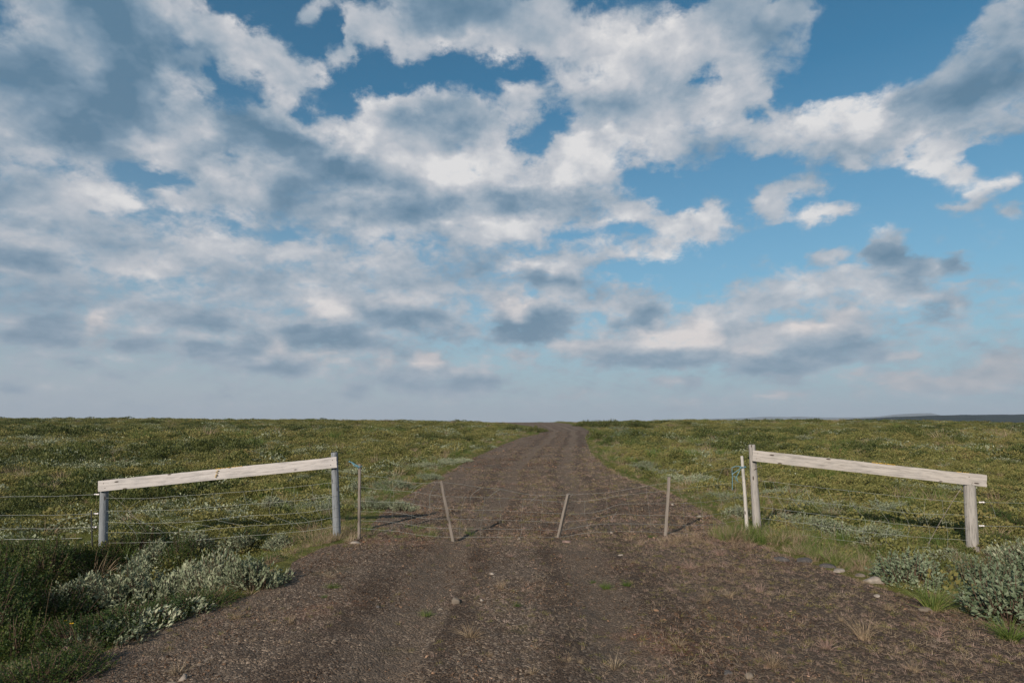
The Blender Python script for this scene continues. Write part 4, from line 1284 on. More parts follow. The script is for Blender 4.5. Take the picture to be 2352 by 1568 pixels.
# grass along the verges, mostly on the right
f_grass = collection("grass_forms", [
    lib("grass_a", [(*tuft_arrays(46, .26, .006, .35, np.random.default_rng(31), .06), ML_grass)]),
    lib("grass_b", [(*tuft_arrays(40, .20, .006, .55, np.random.default_rng(32), .07), ML_grass)]),
    lib("grass_c", [(*tuft_arrays(40, .22, .0045, .5, np.random.default_rng(33), .06), ML_dry)]),
    lib("grass_d", [(*tuft_arrays(30, .12, .0045, .9, np.random.default_rng(34), .05), ML_dry)]),
    lib("grass_e", [(*tuft_arrays(30, .10, .004, .9, np.random.default_rng(35), .05), ML_pink)])])
def verge(n, y0, y1, side, smin, smax, rg, gp):
    y = rg.uniform(y0, y1, n) if y1 < 20 else y0 * (y1 / y0) ** rg.uniform(0, 1, n)
    s = rg.uniform(smin, smax, n)
    x = np.where(side > 0, np.interp(y, ERy, ERx) + s, np.interp(y, ELy, ELx) - s)
    k = seen(x, y); x, y, s = x[k], y[k], s[k]; n = len(x)
    u = rg.uniform(0, 1, n); q_ = np.clip(s / smax, 0, 1)
    idx = np.where(u < gp * (.35 + .65 * q_), np.where(rg.uniform(0, 1, n) < .5, 0, 1), np.where(rg.uniform(0, 1, n) < .6, 2, 3))
    idx = np.where(s < .12, np.where(rg.uniform(0, 1, n) < .6, 3, 4), idx)
    sc = rg.uniform(.5, 1.2, n) * (.40 + .6 * q_) * np.where(side > 0, 1, .8)
    z = np.where(edge(x, y) < 0, Ht(x, y), H(x, y)) - .01
    return np.stack([x, y, z], 1), np.stack([rg.normal(0, .15, n), rg.normal(0, .15, n), rg.uniform(0, 6.28, n)], 1), np.stack([sc, sc, sc * rg.uniform(.8, 1.3, n)], 1), idx
parts = [verge(850, 3.5, 9.6, 1, -.25, 1.5, rg, .62), verge(1500, 8.0, 17, 1, -.2, 3.0, rg, .5), verge(900, 14, 45, 1, -.3, 2.2, rg, .45),
         verge(170, 3.5, 9.6, -1, -.3, .5, rg, .35), verge(700, 8.2, 18, -1, -.25, 1.1, rg, .4), verge(600, 15, 50, -1, -.3, 1.4, rg, .4)]
# strip of dry growth under the gate and round the posts
def strip(x0, x1, y0, y1, n, idc, sc0, rg):
    x = rg.uniform(x0, x1, n); y = rg.uniform(y0, y1, n); sc = sc0 * rg.uniform(.6, 1.3, n)
    z = np.where(edge(x, y) < 0, Ht(x, y), H(x, y)) - .01
    return np.stack([x, y, z], 1), np.stack([rg.normal(0, .15, n), rg.normal(0, .15, n), rg.uniform(0, 6.28, n)], 1), np.stack([sc] * 3, 1), rg.choice(idc, n)
gx0 = tallL.x; gyy = tallL.y
parts += [strip(gx0 - .9, gx0 + .35, gyy - .45, gyy + .7, 130, [2, 2, 3, 1], .8, rg), strip(gx0 + .2, gx0 + 2.0, gyy - .22, gyy + .9, 110, [3, 4, 3, 1], .55, rg),
          strip(1.6, 3.5, 8.3, 9.0, 95, [3, 4, 4, 2], .65, rg), strip(3.0, 4.3, 8.6, 9.4, 170, [2, 3, 0], .9, rg), strip(-.6, 1.5, 8.35, 8.75, 40, [3, 4], .45, rg),
          strip(3.6, 6.5, 7.6, 9.0, 260, [0, 1, 2, 3, 2], .9, rg)]
pts, rot, scl, idx = [np.concatenate(a) for a in zip(*parts)]
scatter("verge_grass", "green and straw coloured grass along the edges of the gravel", "grass", pts, rot, scl, idx, f_grass)

# ------------------------------------------------------------------ gravel
def pebble_form(name, seed):
    rg = np.random.default_rng(seed)
    bm = bmesh.new(); bmesh.ops.create_icosphere(bm, subdivisions=1 if seed < 104 else 2, radius=.5)
    v = np.array([q_.co[:] for q_ in bm.verts]); f = np.array([[w_.index for w_ in q_.verts] for q_ in bm.faces]); bm.free()
    v *= rg.uniform(.7, 1.15, 3) * np.array([1.1, .95, .62])
    v *= 1 + .22 * rg.uniform(-1, 1, (len(v), 1))
    return lib(name, [(v, f, M_peb)])
f_peb = collection("pebble_forms", [pebble_form("pebble_%s" % "abcdef"[i], 100 + i) for i in range(6)])
def pebbles(n, y0, y1, lo, hi, rg, pw=2.2):
    y = y0 * (y1 / y0) ** rg.uniform(0, 1, n)
    a = np.interp(y, ELy, ELx); b = np.interp(y, ERy, ERx)
    t_ = rg.uniform(-.02, 1.02, n); x = a + (b - a) * t_
    k = seen(x, y, 1.06, .3)
    c = fbm(x, y, 1.3, 3) * 2 + .7 * rg.normal(0, .3, n)
    k &= (c > -.12 + .28 * t_) & (rg.uniform(0, 1, n) < np.clip(.55 + 1.3 * c, .12, 1))
    rt_ = ruts(x, y)[0]; k &= rg.uniform(0, 1, n) > .6 * rt_
    x, y = x[k], y[k]; n = len(x)
    sz = lo + (hi - lo) * rg.uniform(0, 1, n) ** pw * 1.0
    z = Ht(x, y) + sz * .12
    return np.stack([x, y, z], 1), rg.uniform(0, 6.28, (n, 3)) * np.array([.08, .08, 1]), np.stack([sz * rg.uniform(.8, 1.4, n), sz, sz * rg.uniform(.6, 1, n)], 1), rg.integers(0, 6, n)
parts = [pebbles(95000, 3.4, 10, .004, .014, rg, 1.6), pebbles(9000, 3.4, 12, .014, .034, rg, 3.5), pebbles(30000, 9, 26, .012, .034, rg, 2.2), pebbles(7000, 20, 60, .025, .07, rg)]
pts, rot, scl, idx = [np.concatenate(a) for a in zip(*parts)]
print("pebbles", len(pts))
scatter("gravel", "loose dark brown and grey gravel on the track", "gravel", pts, rot, scl, idx, f_peb)
# straw and crumbs of dry moss lying on the gravel
f_lit = collection("litter_forms", [
    lib("litter_a", [(*tuft_arrays(7, .05, .0022, 1.35, np.random.default_rng(41), .02, .2), ML_dry)]),
    lib("litter_b", [(*tuft_arrays(9, .04, .0022, 1.2, np.random.default_rng(42), .02, .3), ML_pink)]),
    lib("litter_c", [(*tuft_arrays(12, .035, .003, .8, np.random.default_rng(43), .02, .3), ML_heath2)])])
def litter(n, y0, y1, s, rg):
    y = y0 * (y1 / y0) ** rg.uniform(0, 1, n)
    a = np.interp(y, ELy, ELx); b = np.interp(y, ERy, ERx); t_ = rg.uniform(0, 1, n)
    x = a + (b - a) * t_
    c = fbm(x, y, .9, 3) * 2 + (t_ - .45) * .9 + .35 * np.exp(-((y - 8.6) / .5) ** 2) + .3 * (np.abs(t_ - .5) > .43)
    k = seen(x, y, 1.05, .2) & (c + rg.normal(0, .35, n) > .12)
    k &= rg.uniform(0, 1, n) > .75 * ruts(x, y)[0]
    x, y, c = x[k], y[k], c[k]; n = len(x)
    sc = s * rg.uniform(.5, 1.4, n)
    return np.stack([x, y, Ht(x, y)], 1), np.stack([rg.normal(0, .1, n), rg.normal(0, .1, n), rg.uniform(0, 6.28, n)], 1), np.stack([sc] * 3, 1), rg.choice([0, 0, 1, 1, 2], n)
parts = [litter(19000, 3.4, 10, .80, rg), litter(12000, 9, 34, 1.4, rg)]
pts, rot, scl, idx = [np.concatenate(a) for a in zip(*parts)]
scatter("dry_litter", "pale straw and moss crumbs strewn over the gravel", "dry litter", pts, rot, scl, idx, f_lit)

# ------------------------------------------------------------------ willows and other bushes
def make_bush(name, rx, ry, h, n_sh, per, L, W, mat, seed, lf=.22, kind='oval'):
    rg = np.random.default_rng(seed)
    (v, f), (sv, sf) = bush_mesh(rx, ry, h, n_sh, per, L, W, rg, lf, kind)
    root = bpy.data.objects.new(name, None); root.empty_display_size = .1
    fo = mesh_np("foliage", v, f, mat, False, False); st = mesh_np("stems", sv, sf, M_stem, True, False)
    fo.parent = root; st.parent = root
    return root, [fo, st]
def bush_copy(proto, loc, rz, sc, label, cat, group, use):
    root, kids = proto
    if use:
        r = root; ks = kids
    else:
        r = root.copy(); ks = [k.copy() for k in kids]
        for k in ks: k.parent = r
    for k in ks: scene.collection.objects.link(k)
    scene.collection.objects.link(r)
    r.location = loc; r.rotation_euler = (0, 0, rz); r.scale = sc
    r['label'] = label; r['category'] = cat
    if group: r['group'] = group
    elif 'group' in r: del r['group']
    return r
used = {}
def put_bush(key, px, py, s, label, cat="shrub", group=None, sz=1.0, Y=None, dz=0.0, xy=None):
    if xy is None:
        if Y is None: x, y, z = hit(px, py, H)
        else: p = at(px, py, Y); x, y = p.x, p.y
    else: x, y = xy
    z = float(H(x, y)) + dz
    pr = PROTO[key]; first = key not in used; used[key] = 1
    return bush_copy(pr, (x, y, z), random.uniform(0, 6.28), (s, s, s * sz), label, cat, group, first)
PROTO = {
 'wa': make_bush("willow_shrub", .46, .43, .36, 135, 11, .074, .032, ML_willow, 51),
 'wb': make_bush("willow_shrub", .43, .46, .34, 135, 11, .068, .030, ML_willow, 52),
 'wc': make_bush("willow_shrub", .48, .42, .44, 120, 12, .062, .030, ML_willow_dark, 53),
 'ws': make_bush("willow_shrub", .24, .22, .22, 50, 11, .058, .027, ML_willow, 54, .16),
 'wm': make_bush("willow_shrub", .95, .70, .38, 360, 12, .048, .024, ML_willow, 55, .2),
 'wf': make_bush("willow_shrub", 1.0, .8, .34, 260, 8, .060, .028, ML_willow, 56, .2, 'diamond'),
 'wg': make_bush("willow_shrub", 1.0, .85, .42, 280, 8, .060, .030, ML_willow_dark, 57, .2, 'diamond'),
 'ba': make_bush("birch_shrub", .50, .46, .42, 330, 15, .028, .020, ML_birch, 61, .20),
 'bb': make_bush("birch_shrub", .46, .50, .36, 320, 15, .026, .019, ML_birch, 62, .20),
 'bf': make_bush("birch_shrub", 1.0, .8, .45, 300, 10, .060, .042, ML_green, 63, .25, 'diamond'),
}
GL = "silver willows on the near left verge"; GR = "willows on the near right verge"
# near left: a bank of dark green dwarf birch with silver willow in front
for i, (px, py, s, sz, lab) in enumerate([
    (40, 1500, 1.05, 1.1, "dark green dwarf birch filling the bottom left corner of the view"),
    (20, 1390, 1.1, 1.1, "dark green dwarf birch at the left picture edge under a willow sprig"),
    (120, 1415, 1.05, 1.05, "dark green dwarf birch just left of the nearest silver willows"),
    (95, 1330, 1.1, 1.0, "dwarf birch below the lowest electric wire at the left edge"),
    (200, 1300, 1.05, 1.0, "dwarf birch in front of the foot of the short blue-grey post"),
    (330, 1265, .95, .9, "yellow-green dwarf birch under the middle of the left railing"),
    (20, 1280, 1.0, .9, "dwarf birch at the left edge, behind the lowest electric wire"),
    (430, 1300, .9, .9, "dwarf birch between two silver willows below the left railing"),
    (300, 1440, .9, .7, "low dark birch growing between the two front silver willow sprigs"),
    (200, 1480, .75, .6, "low dark birch beside the reddish stone at the gravel edge"),
    (440, 1395, .8, .6, "low dark birch under the silver willows at the gravel edge"),
    (560, 1250, .7, .7, "small birch behind the silver willow nearest the tall left post"),
    (110, 1560, .8, .7, "low birch at the bottom left, nearest the gravel corner"),
    (-60, 1450, 1.1, 1.1, "dark dwarf birch cut by the left picture edge")]):
    put_bush('ba' if i % 2 else 'bb', px, py, s * 1.08, lab, "shrub", "dwarf birch on the near left verge", sz)
for i, (key, px, py, s, sz, lab) in enumerate([
    ('wa', 585, 1345, .85, 1.1, "silver willow at the right end of the near left bank, beside the gravel"),
    ('wb', 500, 1360, 1.05, 1.15, "silver willow second from the right end of the near left bank"),
    ('wa', 405, 1378, 1.15, 1.2, "largest silver willow, in the middle of the near left bank"),
    ('wb', 300, 1385, 1.1, 1.2, "silver willow third from the gravel end, among dark birch"),
    ('wa', 205, 1390, .9, 1.15, "silver willow at the left end of the near left bank"),
    ('wb', 450, 1268, .85, .95, "silver willow close behind the bank, under the railing's middle"),
    ('wa', 545, 1262, .80, .9, "silver willow under the right part of the left railing"),
    ('wb', 640, 1258, .62, .9, "small silver willow left of the dry grass at the tall left post"),
    ('ws', 215, 1475, 1.25, 1.1, "low silver willow sprig nearest the viewer on the left verge"),
    ('ws', 335, 1440, 1.15, 1.0, "low silver willow sprig with one bright green leaf beside it"),
    ('ws', 45, 1365, 1.3, 1.6, "pale silver willow sprig standing in dark birch at the left edge"),
    ('wb', 140, 1400, .75, 1.0, "silver willow farthest left in the bank, hemmed by dark birch"),
    ('ws', 420, 1408, 1.1, .9, "low silver willow sprig at the gravel edge below the largest willow"),
    ('ws', 285, 1470, 1.0, .9, "low silver willow sprig between two others at the gravel edge"),
    ('wb', 350, 1300, .85, 1.0, "silver willow behind the bank, right of the short blue-grey post"),
    ('ws', 170, 1390, .8, 1.0, "small silver willow sprig against the dark birch")]):
    put_bush(key, px, py, s, lab, "shrub", GL, sz)
# near right
for key, px, py, s, sz, lab in [
    ('wc', 2085, 1345, .85, .9, "blue-green willow at the left end of the near right bank"),
    ('wb', 2150, 1308, .75, .85, "blue-green willow right of the green grass hollow"),
    ('wc', 2262, 1385, 1.1, .9, "broad-leaved dark willow right of the tall grass tuft"),
    ('wc', 2330, 1425, 1.0, .85, "largest broad-leaved willow at the lower right edge"),
    ('wc', 2380, 1370, 1.15, .95, "broad-leaved willow cut by the right picture edge"),
    ('wa', 2345, 1300, 1.0, 1.1, "grey-green willow behind the others at the right edge"),
    ('wa', 2200, 1290, .55, .8, "small grey willow in front of the short thick post")]:
    put_bush(key, px, py, s, lab, "shrub", GR, sz)
for px, py, s, lab in [(2300, 1250, .8, "green birch behind the short thick right post"), (2350, 1215, .9, "green birch at the right edge below the lower wire"),
                       (2290, 1190, .8, "green birch beside the lower right insulator")]:
    put_bush('bb', px, py, s, lab, "shrub", "green birch round the right railing's end", .8)
# beyond the fence
G2_ = "silver willows just beyond the railings and gate"
for key, px, py, s, sz, lab in [
    ('wm', 1960, 1232, .80, 1.0, "broad low grey willow right behind the netting of the right railing"),
    ('wm', 1850, 1210, .70, 1.0, "grey willow behind the left part of the right railing's netting"),
    ('wm', 1900, 1176, .8, 1.0, "dark-backed willow behind the broad one at the right railing"),
    ('wm', 2120, 1200, .70, .9, "thin brownish willow left of the short thick post"),
    ('wm', 2040, 1175, .8, .8, "willow patch behind the middle of the right railing"),
    ('wm', 1800, 1140, .8, .8, "willow patch just under the tall right post's end of the board"),
    ('wm', 1670, 1150, .70, .9, "silver willow between the upright stake and the pale end stake"),
    ('wa', 1700, 1185, .75, .8, "small dark willow at the foot of the pale end stake"),
    ('wm', 1580, 1105, .9, .8, "silver willow at the right lane edge behind the upright stake"),
    ('wm', 1480, 1075, 1.0, .8, "long silver willow patch on the right edge of the lane"),
    ('wm', 905, 1122, .80, 1.0, "silver willow on the left lane edge above the left end stake's netting"),
    ('wm', 985, 1100, .65, .9, "silver willow nearest the left edge of the lane"),
    ('wm', 860, 1165, .62, 1.0, "dense silver willow right behind the left end stake"),
    ('wa', 930, 1172, .65, .9, "small silver willow reaching onto the lane's left edge"),
    ('wm', 735, 1175, .75, 1.0, "silver willow behind the netting left of the tall left post"),
    ('wa', 640, 1170, .9, .9, "silver willow behind the netting's right third on the left"),
    ('wa', 815, 1130, .8, .9, "silver willow between the tall left post and end stake"),
    ('wm', 1045, 1062, .8, .8, "silver willow on the left lane edge halfway to the far bend"),
    ('wm', 1110, 1030, .9, .8, "silver willow on the left lane edge nearer the far bend"),
    ('wm', 780, 1090, .9, .8, "silver willow just above the blue twine of the left end stake"),
    ('wm', 690, 1110, .9, .8, "silver willow under the high end of the left board"),
    ('wm', 1620, 1120, .8, .8, "silver willow above the netting, right of the upright stake"),
    ('wm', 1520, 1088, .8, .8, "silver willow on the right lane edge between two others"),
    ('wm', 1640, 1060, 1.0, .8, "silver willow patch in the right field left of the pale end stake"),
    ('wm', 2140, 1130, .9, .7, "silver willow under the low half of the right board"),
    ('wm', 1000, 1072, .9, .8, "silver willow strip in the green left of the lane")]:
    put_bush(key, px, py, s, lab, "shrub", G2_, sz)
# farther patches, each where the photograph has one
for px, py, s, k_, lab in [
    (1060, 1040, 1.0, 'wf', "wide pale willow patch left of the lane, halfway to the crest"),
    (1160, 1002, 1.4, 'wf', "pale willow patch left of the far bend of the lane"),
    (860, 1018, 1.3, 'wf', "pale willow patch in the open field above the blue twine"),
    (910, 1036, .9, 'wf', "small pale willow patch right of the twine stake"),
    (1540, 1040, 1.2, 'wf', "pale willow strip right of the lane, halfway to the crest"),
    (1590, 1022, 1.2, 'wf', "second pale willow strip right of the lane"),
    (1430, 1030, 1.0, 'wf', "pale willow on the right edge of the lane below the bend"),
    (1680, 1000, 1.3, 'wf', "rounded pale willow patch in the right field near the crest"),
    (1440, 1005, 2.0, 'wg', "blue-green willow mound right of the lane's bend"),
    (1345, 979, 2.1, 'bf', "dark green bush at the right side of the lane's far bend"),
    (1395, 982, 2.6, 'bf', "widest dark green bush beside the far bend"),
    (1465, 982, 2.2, 'bf', "dark green bush farthest right beside the bend"),
    (1420, 988, 1.8, 'wg', "grey-green willow in front of the dark bushes at the bend"),
    (1230, 992, 1.6, 'bf', "dark green bush on the tip of the left field at the bend"),
    (1185, 990, 1.8, 'bf', "dark green bush left of the tip at the far bend"),
    (1000, 1010, 1.5, 'bf', "long green bush mound in the left field"),
    (1060, 1014, 1.3, 'bf', "green bush mound close to the lane in the left field"),
    (820, 962.5, 3.4, 'wg', "low willow bushes on the left skyline"),
    (740, 961.5, 3.0, 'wg', "low willow bushes farther left on the skyline"),
    (930, 966, 3.0, 'wg', "small dark bush on the skyline left of the lane"),
    (165, 959, 2.6, 'bf', "single bush sticking up from the far left skyline"),
    (300, 1040, 1.2, 'wf', "pale willow patch above the left end of the left board"),
    (440, 1028, 1.2, 'wf', "pale willow patch above the middle of the left board"),
    (120, 1062, 1.0, 'wf', "pale willow patch at the left edge above the wires"),
    (600, 1040, 1.0, 'wf', "pale willow patch above the right half of the left board"),
    (60, 1010, 1.3, 'wf', "pale willow patch far left in the field"),
    (2010, 1018, 1.6, 'wf', "pale willow patch above the left part of the right board"),
    (2130, 1038, 1.4, 'wf', "pale willow patch above the lichened right board"),
    (2240, 1030, 1.3, 'wf', "pale willow patch above the low end of the right board"),
    (2300, 1065, 1.1, 'wf', "pale willow patch at the right edge above the board's end"),
    (1850, 1010, 1.4, 'wf', "pale willow patch above the tall right post"),
    (2180, 1000, 1.7, 'wf', "far pale willow patch in the right field")]:
    x, y, z = hit(px, py, H)
    put_bush(k_, px, py, s, lab, "shrub", "bushes and willow patches out in the field", .62 if k_ != 'bf' else .8)

# ------------------------------------------------------------------ tufts
def make_tuft(name, n, L, W, spread, mat, seed, r=.03, bend=.35, mat2=None):
    rg = np.random.default_rng(seed)
    v, f = tuft_arrays(n, L, W, spread, rg, r, bend)
    o = mesh_np(name, v, f, mat, False, False)
    return o
TP = {'dry': make_tuft("grass_tuft", 90, .15, .0035, .60, ML_dry, 71, .035), 'dry2': make_tuft("grass_tuft", 60, .10, .0035, .75, ML_dry, 72, .03),
      'pink': make_tuft("grass_tuft", 80, .13, .003, .65, ML_pink, 73, .035), 'green': make_tuft("grass_tuft", 110, .11, .0045, .65, ML_grass, 74, .04),
      'tall': make_tuft("grass_tuft", 70, .26, .0035, .35, ML_dry, 75, .04), 'big': make_tuft("grass_tuft", 180, .36, .0065, .50, ML_grass, 76, .06),
      'straw': make_tuft("grass_tuft", 170, .16, .0032, .8, ML_dry, 77, .06)}
def put_tuft(k, px, py, s, lab, group=None, sz=1.0, xy=None):
    if xy is None: x, y, z = hit(px, py, lambda a, b: np.where(edge(a, b) < -.1, Ht(a, b), H(a, b)))
    else:
        x, y = xy
    z = float(Ht(x, y)) if edge(x, y) < 0 else float(H(x, y))
    o = TP[k].copy(); scene.collection.objects.link(o)
    o.location = (x, y, z - .005); o.rotation_euler = (random.gauss(0, .08), random.gauss(0, .08), random.uniform(0, 6.28)); o.scale = (s * random.uniform(.7, 1.35), s * random.uniform(.7, 1.35), s * sz * random.uniform(.75, 1.15))
    return tag(o, lab, "grass tuft", group)
GT = "grass tufts growing on the gravel"
for k, px, py, s, lab in [
    ('dry', 1082, 1462, 1.05, "spiky straw tuft in the middle of the foreground gravel"),
    ('green', 1392, 1352, .75, "bright green tuft on the gravel below the short leaning stake"),
    ('green', 1440, 1345, .62, "bright green tuft just right of another green tuft"),
    ('green', 1362, 1338, .4, "small green tuft left of the two bright green ones"),
    ('green', 765, 1350, .62, "green tuft on the left gravel below the left end stake"),
    ('green', 745, 1372, .4, "small green tuft just below the green one on the left"),
    ('dry2', 755, 1325, .9, "pale tuft above the green one on the left gravel"),
    ('dry', 1150, 1352, .75, "yellowish tuft a little above the round tan stone"),
    ('green', 1187, 1392, .42, "small yellow-green cushion in the middle of the gravel"),
    ('straw', 588, 1348, .85, "dense tan ball of dry grass against the silver willow"),
    ('straw', 622, 1292, .85, "pale dry tuft between the silver willow and the gravel"),
    ('dry', 1620, 1385, .8, "dry tuft with one tall stalk on the right gravel"),
    ('pink', 1585, 1305, .8, "reddish dry tuft below the upright stake"),
    ('pink', 1655, 1275, .95, "pinkish dry tuft in front of the pale end stake"),
    ('dry', 1675, 1372, .8, "straw tuft right of the one with the tall stalk"),
    ('tall', 1985, 1468, .9, "tall leaning straw tuft on the right foreground gravel"),
    ('pink', 1900, 1490, .9, "spread reddish tuft left of the tall leaning straw tuft"),
    ('dry', 1775, 1532, .9, "pale straw tuft near the bottom, right of centre"),
    ('dry2', 1560, 1482, 1.2, "flat green-brown tuft at lower right centre"),
    ('dry2', 1412, 1535, 1.0, "small orange straw tuft near the bottom centre"),
    ('pink', 1745, 1360, .9, "wide thin reddish tuft in the right middle gravel"),
    ('dry', 2040, 1400, .7, "reddish tuft near the right gravel edge"),
    ('dry2', 545, 1420, .8, "small tan tuft on the left gravel"),
    ('dry2', 575, 1365, .8, "small tan tuft below the dense tan ball"),
    ('straw', 200, 1498, .8, "bleached tuft growing beside the reddish stone"),
    ('dry2', 410, 1548, .9, "flattened tuft beside the white stone at the lower left"),
    ('dry2', 165, 1555, .8, "small tuft at the lower left gravel corner"),
    ('pink', 2150, 1460, .8, "thin reddish tuft at the lower right edge of the gravel"),
    ('dry2', 2100, 1540, .9, "straw tuft at the bottom right of the gravel"),
    ('dry2', 670, 1430, .8, "yellowish tuft on the lower left gravel"),
    ('dry2', 1230, 1490, .5, "tiny straw tuft right of the spiky one"),
    ('dry2', 1225, 1548, .6, "tiny pale tuft at the bottom centre")]:
    put_tuft(k, px, py, s, lab, GT)
put_tuft('big', 2142, 1400, .95, "tallest bright green grass clump between the right willows")
put_tuft('big', 2050, 1290, .55, "green grass clump at the gravel edge left of the right willows", None)
put_tuft('big', 2320, 1470, .6, "half-dry grass clump at the lower right corner", None)
put_tuft('tall', 1750, 1228, 1.0, "dry reddish grass round the foot of the tall right post", None, .9)
put_tuft('tall', 775, 1240, .8, "dry grass round the foot of the tall left post", None, .8)
put_tuft('big', 1655, 1110, .6, "bright green tuft beyond the netting near the pale end stake", None)
rg_ = np.random.default_rng(77); n_ = 0
while n_ < 90:
    y = 3.7 * (22 / 3.7) ** rg_.uniform(); t_ = rg_.uniform(.03, .97)
    a_, b_ = np.interp(y, ELy, ELx), np.interp(y, ERy, ERx); x = a_ + (b_ - a_) * t_
    if abs(x) > y * .88: continue
    if rg_.uniform() > (.25 + .9 * t_ if y < 9.5 else .45): continue
    put_tuft(rg_.choice(['dry2', 'dry2', 'pink', 'dry', 'green'], p=[.35, .2, .25, .12, .08]), 0, 0, rg_.uniform(.28, .62) * (1.3 if y > 10 else 1), "small sparse tuft on the %s" % ("lane far beyond the gate" if y > 13 else "lane just beyond the gate" if y > 9 else "middle of the gravel before the gate" if .25 < t_ < .6 else "right half of the gravel before the gate" if t_ >= .6 else "left edge of the gravel before the gate"), "small sparse tufts on the gravel", 1.0, (x, y)); n_ += 1

# single stalks and flowers
def stalk(px, py, pyt, lean, lab, mat=ML_dry, flower=None, Ydx=0):
    x, y, z = hit(px, py, lambda a, b: np.where(edge(a, b) < -.1, Ht(a, b), H(a, b)))
    top = at(px + lean, pyt, y); e = empty("flower" if flower else "grass_stalk", (x, y, z))
    tag(e, lab, "flower" if flower else "grass stalk")
    mb = MB(); p = smooth_line([(x, y, z - .02), ((x * .6 + top.x * .4), y, z + (top.z - z) * .55), tuple(top)], 12)
    mb.tube(p, np.linspace(.0022, .0012, len(p)), 4); mb.build("stem", mat, e, (x, y, z))
    if flower:
        n = 14; th = np.arange(n) / n * 6.283
        d = np.stack([np.cos(th), np.sin(th), np.full(n, .35)], 1)
        v, f = diamond_arrays(np.tile(np.array(top), (n, 1)), d, np.full(n, .016), np.full(n, .007))
        mesh_np("petals", v - np.array([x, y, z]), f, flower, False, True, e)
    else:
        n = 16; k = RNG.uniform(.78, 1, n); b = p[(k * (len(p) - 1)).astype(int)]
        d = np.tile([0, 0, 1.0], (n, 1)) + RNG.normal(0, .35, (n, 3))
        v, f = diamond_arrays(b, d, np.full(n, .018), np.full(n, .004))
        mesh_np("seed_head", v - np.array([x, y, z]), f, ML_dry, False, True, e)
M_yel = mat_flat("yellow_petal", (.62, .36, .02), .6, .2)
stalk(1622, 1378, 1285, 0, "single tall thin stalk standing on the right gravel")
stalk(92, 1500, 1330, 28, "tall bent stalk at the lower left in front of dark birch")
stalk(690, 1300, 1232, 10, "dry stalk beside the pale tuft on the left", ML_dry)
stalk(1920, 1290, 1200, -3, "broken straw stalk behind the right netting")
stalk(100, 1545, 1500, 40, "short bleached stalk leaning right at the bottom left")
stalk(158, 1495, 1425, -8, "yellow-headed flower on a green stem at the lower left", ML_grass, M_yel)
stalk(178, 1498, 1432, -14, "small drooping yellow flower right of another", ML_grass, M_yel)

# ------------------------------------------------------------------ stones
def make_stone(seed, ax=(1, 1, .7), sub=3, rough=.30):
    rg = np.random.default_rng(seed); bm = bmesh.new(); bmesh.ops.create_icosphere(bm, subdivisions=sub, radius=1)
    v = np.array([q_.co[:] for q_ in bm.verts]); f = np.array([[w_.index for w_ in q_.verts] for q_ in bm.faces]); bm.free()
    o = rg.uniform(0, 50, 3)
    for k in range(11):      # broken facets
        d = rg.normal(size=3); d /= np.linalg.norm(d); c = rg.uniform(.55, .82)
        s = v @ d; v = v - np.clip(s - c, 0, None)[:, None] * d[None] * .9
    r = 1 + rough * (fbm(v[:, 0] * 1.5 + o[0], v[:, 1] * 1.5 + v[:, 2] + o[1], 1, 4)) * 1.5
    return v * r[:, None] * np.array(ax), f
def stone_mat(name, a, b_):
    m, t, b = material(name, .9, .2); O = t.new('ShaderNodeTexCoord').outputs['Object']
    n = t.noise(O, 14, 6, .7)
    t.put(b.inputs['Base Color'], t.ramp(n, [(.3, a), (.6, b_), (.75, tuple(min(1, c * 1.3) for c in b_))])); bump(t, b, t.noise(O, 45, 5, .65), .6, .008)
    return m
S_tan = stone_mat("tan_stone", (.10, .082, .064), (.19, .155, .122)); S_grey = stone_mat("dark_stone", (.045, .042, .042), (.095, .085, .08))
S_pale = stone_mat("pale_stone", (.16, .135, .11), (.30, .255, .215)); S_red = stone_mat("reddish_stone", (.13, .085, .07), (.24, .165, .14))
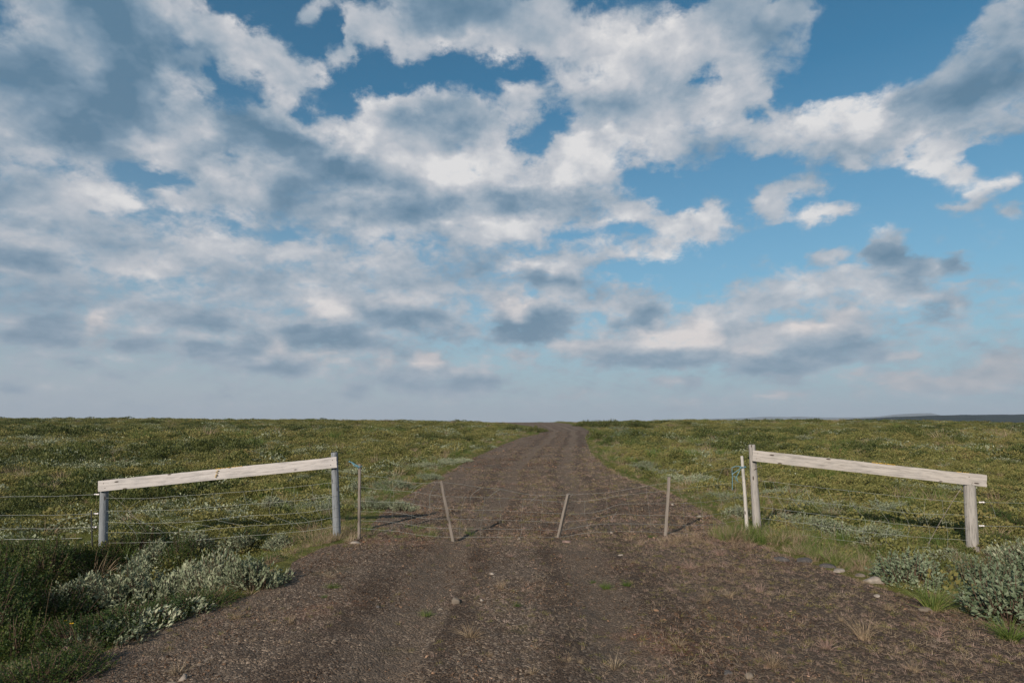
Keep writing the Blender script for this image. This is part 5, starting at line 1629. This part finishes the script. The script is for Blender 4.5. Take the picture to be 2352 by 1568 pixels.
for i, (px, py, r, mt, ax, lab) in enumerate([
    (1046, 1384, .050, S_tan, (1.05, .9, .75), "round tan stone in the middle of the foreground gravel"),
    (1107, 1379, .020, S_pale, (1, .8, .8), "small pale stone right of the round tan one"),
    (1012, 1400, .024, S_tan, (1.1, .9, .7), "small tan stone below and left of the round one"),
    (1130, 1319, .026, S_pale, (1, .9, .8), "small white stone above the yellowish tuft"),
    (1192, 1238, .030, S_tan, (1, .8, .8), "small tan stone on the lane between the two leaning stakes"),
    (1404, 1224, .028, S_pale, (1.1, .8, .8), "whitish stone beyond the netting right of the shortest stake"),
    (1205, 1213, .030, S_red, (1.6, .8, .5), "flat pinkish stone in the lane beyond the gate"),
    (1302, 1246, .060, S_red, (1.2, .8, .5), "lumpy reddish clod at the foot of the shortest stake"),
    (815, 1248, .055, S_pale, (1.5, .8, .5), "flat pale stone at the foot of the left end stake"),
    (172, 1492, .070, S_red, (1.3, .9, .7), "reddish stone half buried under the willow sprig at lower left"),
    (422, 1560, .032, S_pale, (.8, .9, 1.1), "upright white stone at the bottom left of the gravel"),
    (395, 1572, .034, S_tan, (1.4, .8, .6), "flat tan stone just left of the upright white one"),
    (2008, 1338, .085, S_pale, (1.3, .9, .65), "large pale stone on the edge of the right verge"),
    (1925, 1312, .070, S_pale, (1.3, .9, .4), "flat pale stone left of the large one on the right verge"),
    (1975, 1322, .055, S_tan, (1.3, .9, .4), "tan stone between two pale ones on the right verge"),
    (1795, 1286, .075, S_grey, (1.6, .9, .45), "dark slab at the verge below the tall right post"),
    (1850, 1290, .095, S_grey, (1.5, .9, .5), "larger dark slab right of another on the right verge"),
    (1900, 1302, .080, S_grey, (1.5, .9, .45), "rightmost dark slab on the right verge"),
    (1945, 1275, .050, S_grey, (1.3, .9, .6), "dark stone in the grass hollow behind the verge slabs"),
    (2015, 1370, .030, S_pale, (1.2, .9, .7), "small pale stone at the gravel rim below the right willows"),
    (2130, 1402, .060, S_tan, (1.6, .9, .45), "flat tan stone at the gravel rim below the tallest grass clump"),
    (1672, 1645 / 1.063, .035, S_grey, (1, .9, .7), "round dark pebble at the bottom, right of centre"),
    (1720, 1556, .034, S_tan, (1, .9, .8), "round grey-tan stone near the bottom, right of centre"),
    (1605, 1188, .045, S_pale, (1.2, .9, .8), "pale stone behind the netting right of the upright stake"),
    (1545, 1160, .045, S_pale, (1, .9, .8), "pale stone behind the top of the upright stake"),
    (1660, 1262, .022, S_tan, (1, .9, .8), "small stone below the pale end stake"),
    (1425, 1275, .028, S_pale, (1.4, .9, .6), "flat pale stone below the gate's right half"),
    (935, 1318, .022, S_tan, (1, .9, .7), "small stone on the gravel left of centre"),
    (868, 1395, .020, S_grey, (1, .9, .7), "small dark stone on the left gravel")]):
    v, f = make_stone(200 + i, ax)
    x, y, z = hit(px, py, lambda a, b: np.where(edge(a, b) < -.05, Ht(a, b), H(a, b)))
    o = mesh_np("stone", v * r, f, mt, True); o.location = (x, y, z + r * ax[2] * .15); o.rotation_euler = (0, 0, RNG.uniform(-.4, .4))
    tag(o, lab, "stone", "larger stones on the gravel and verge")
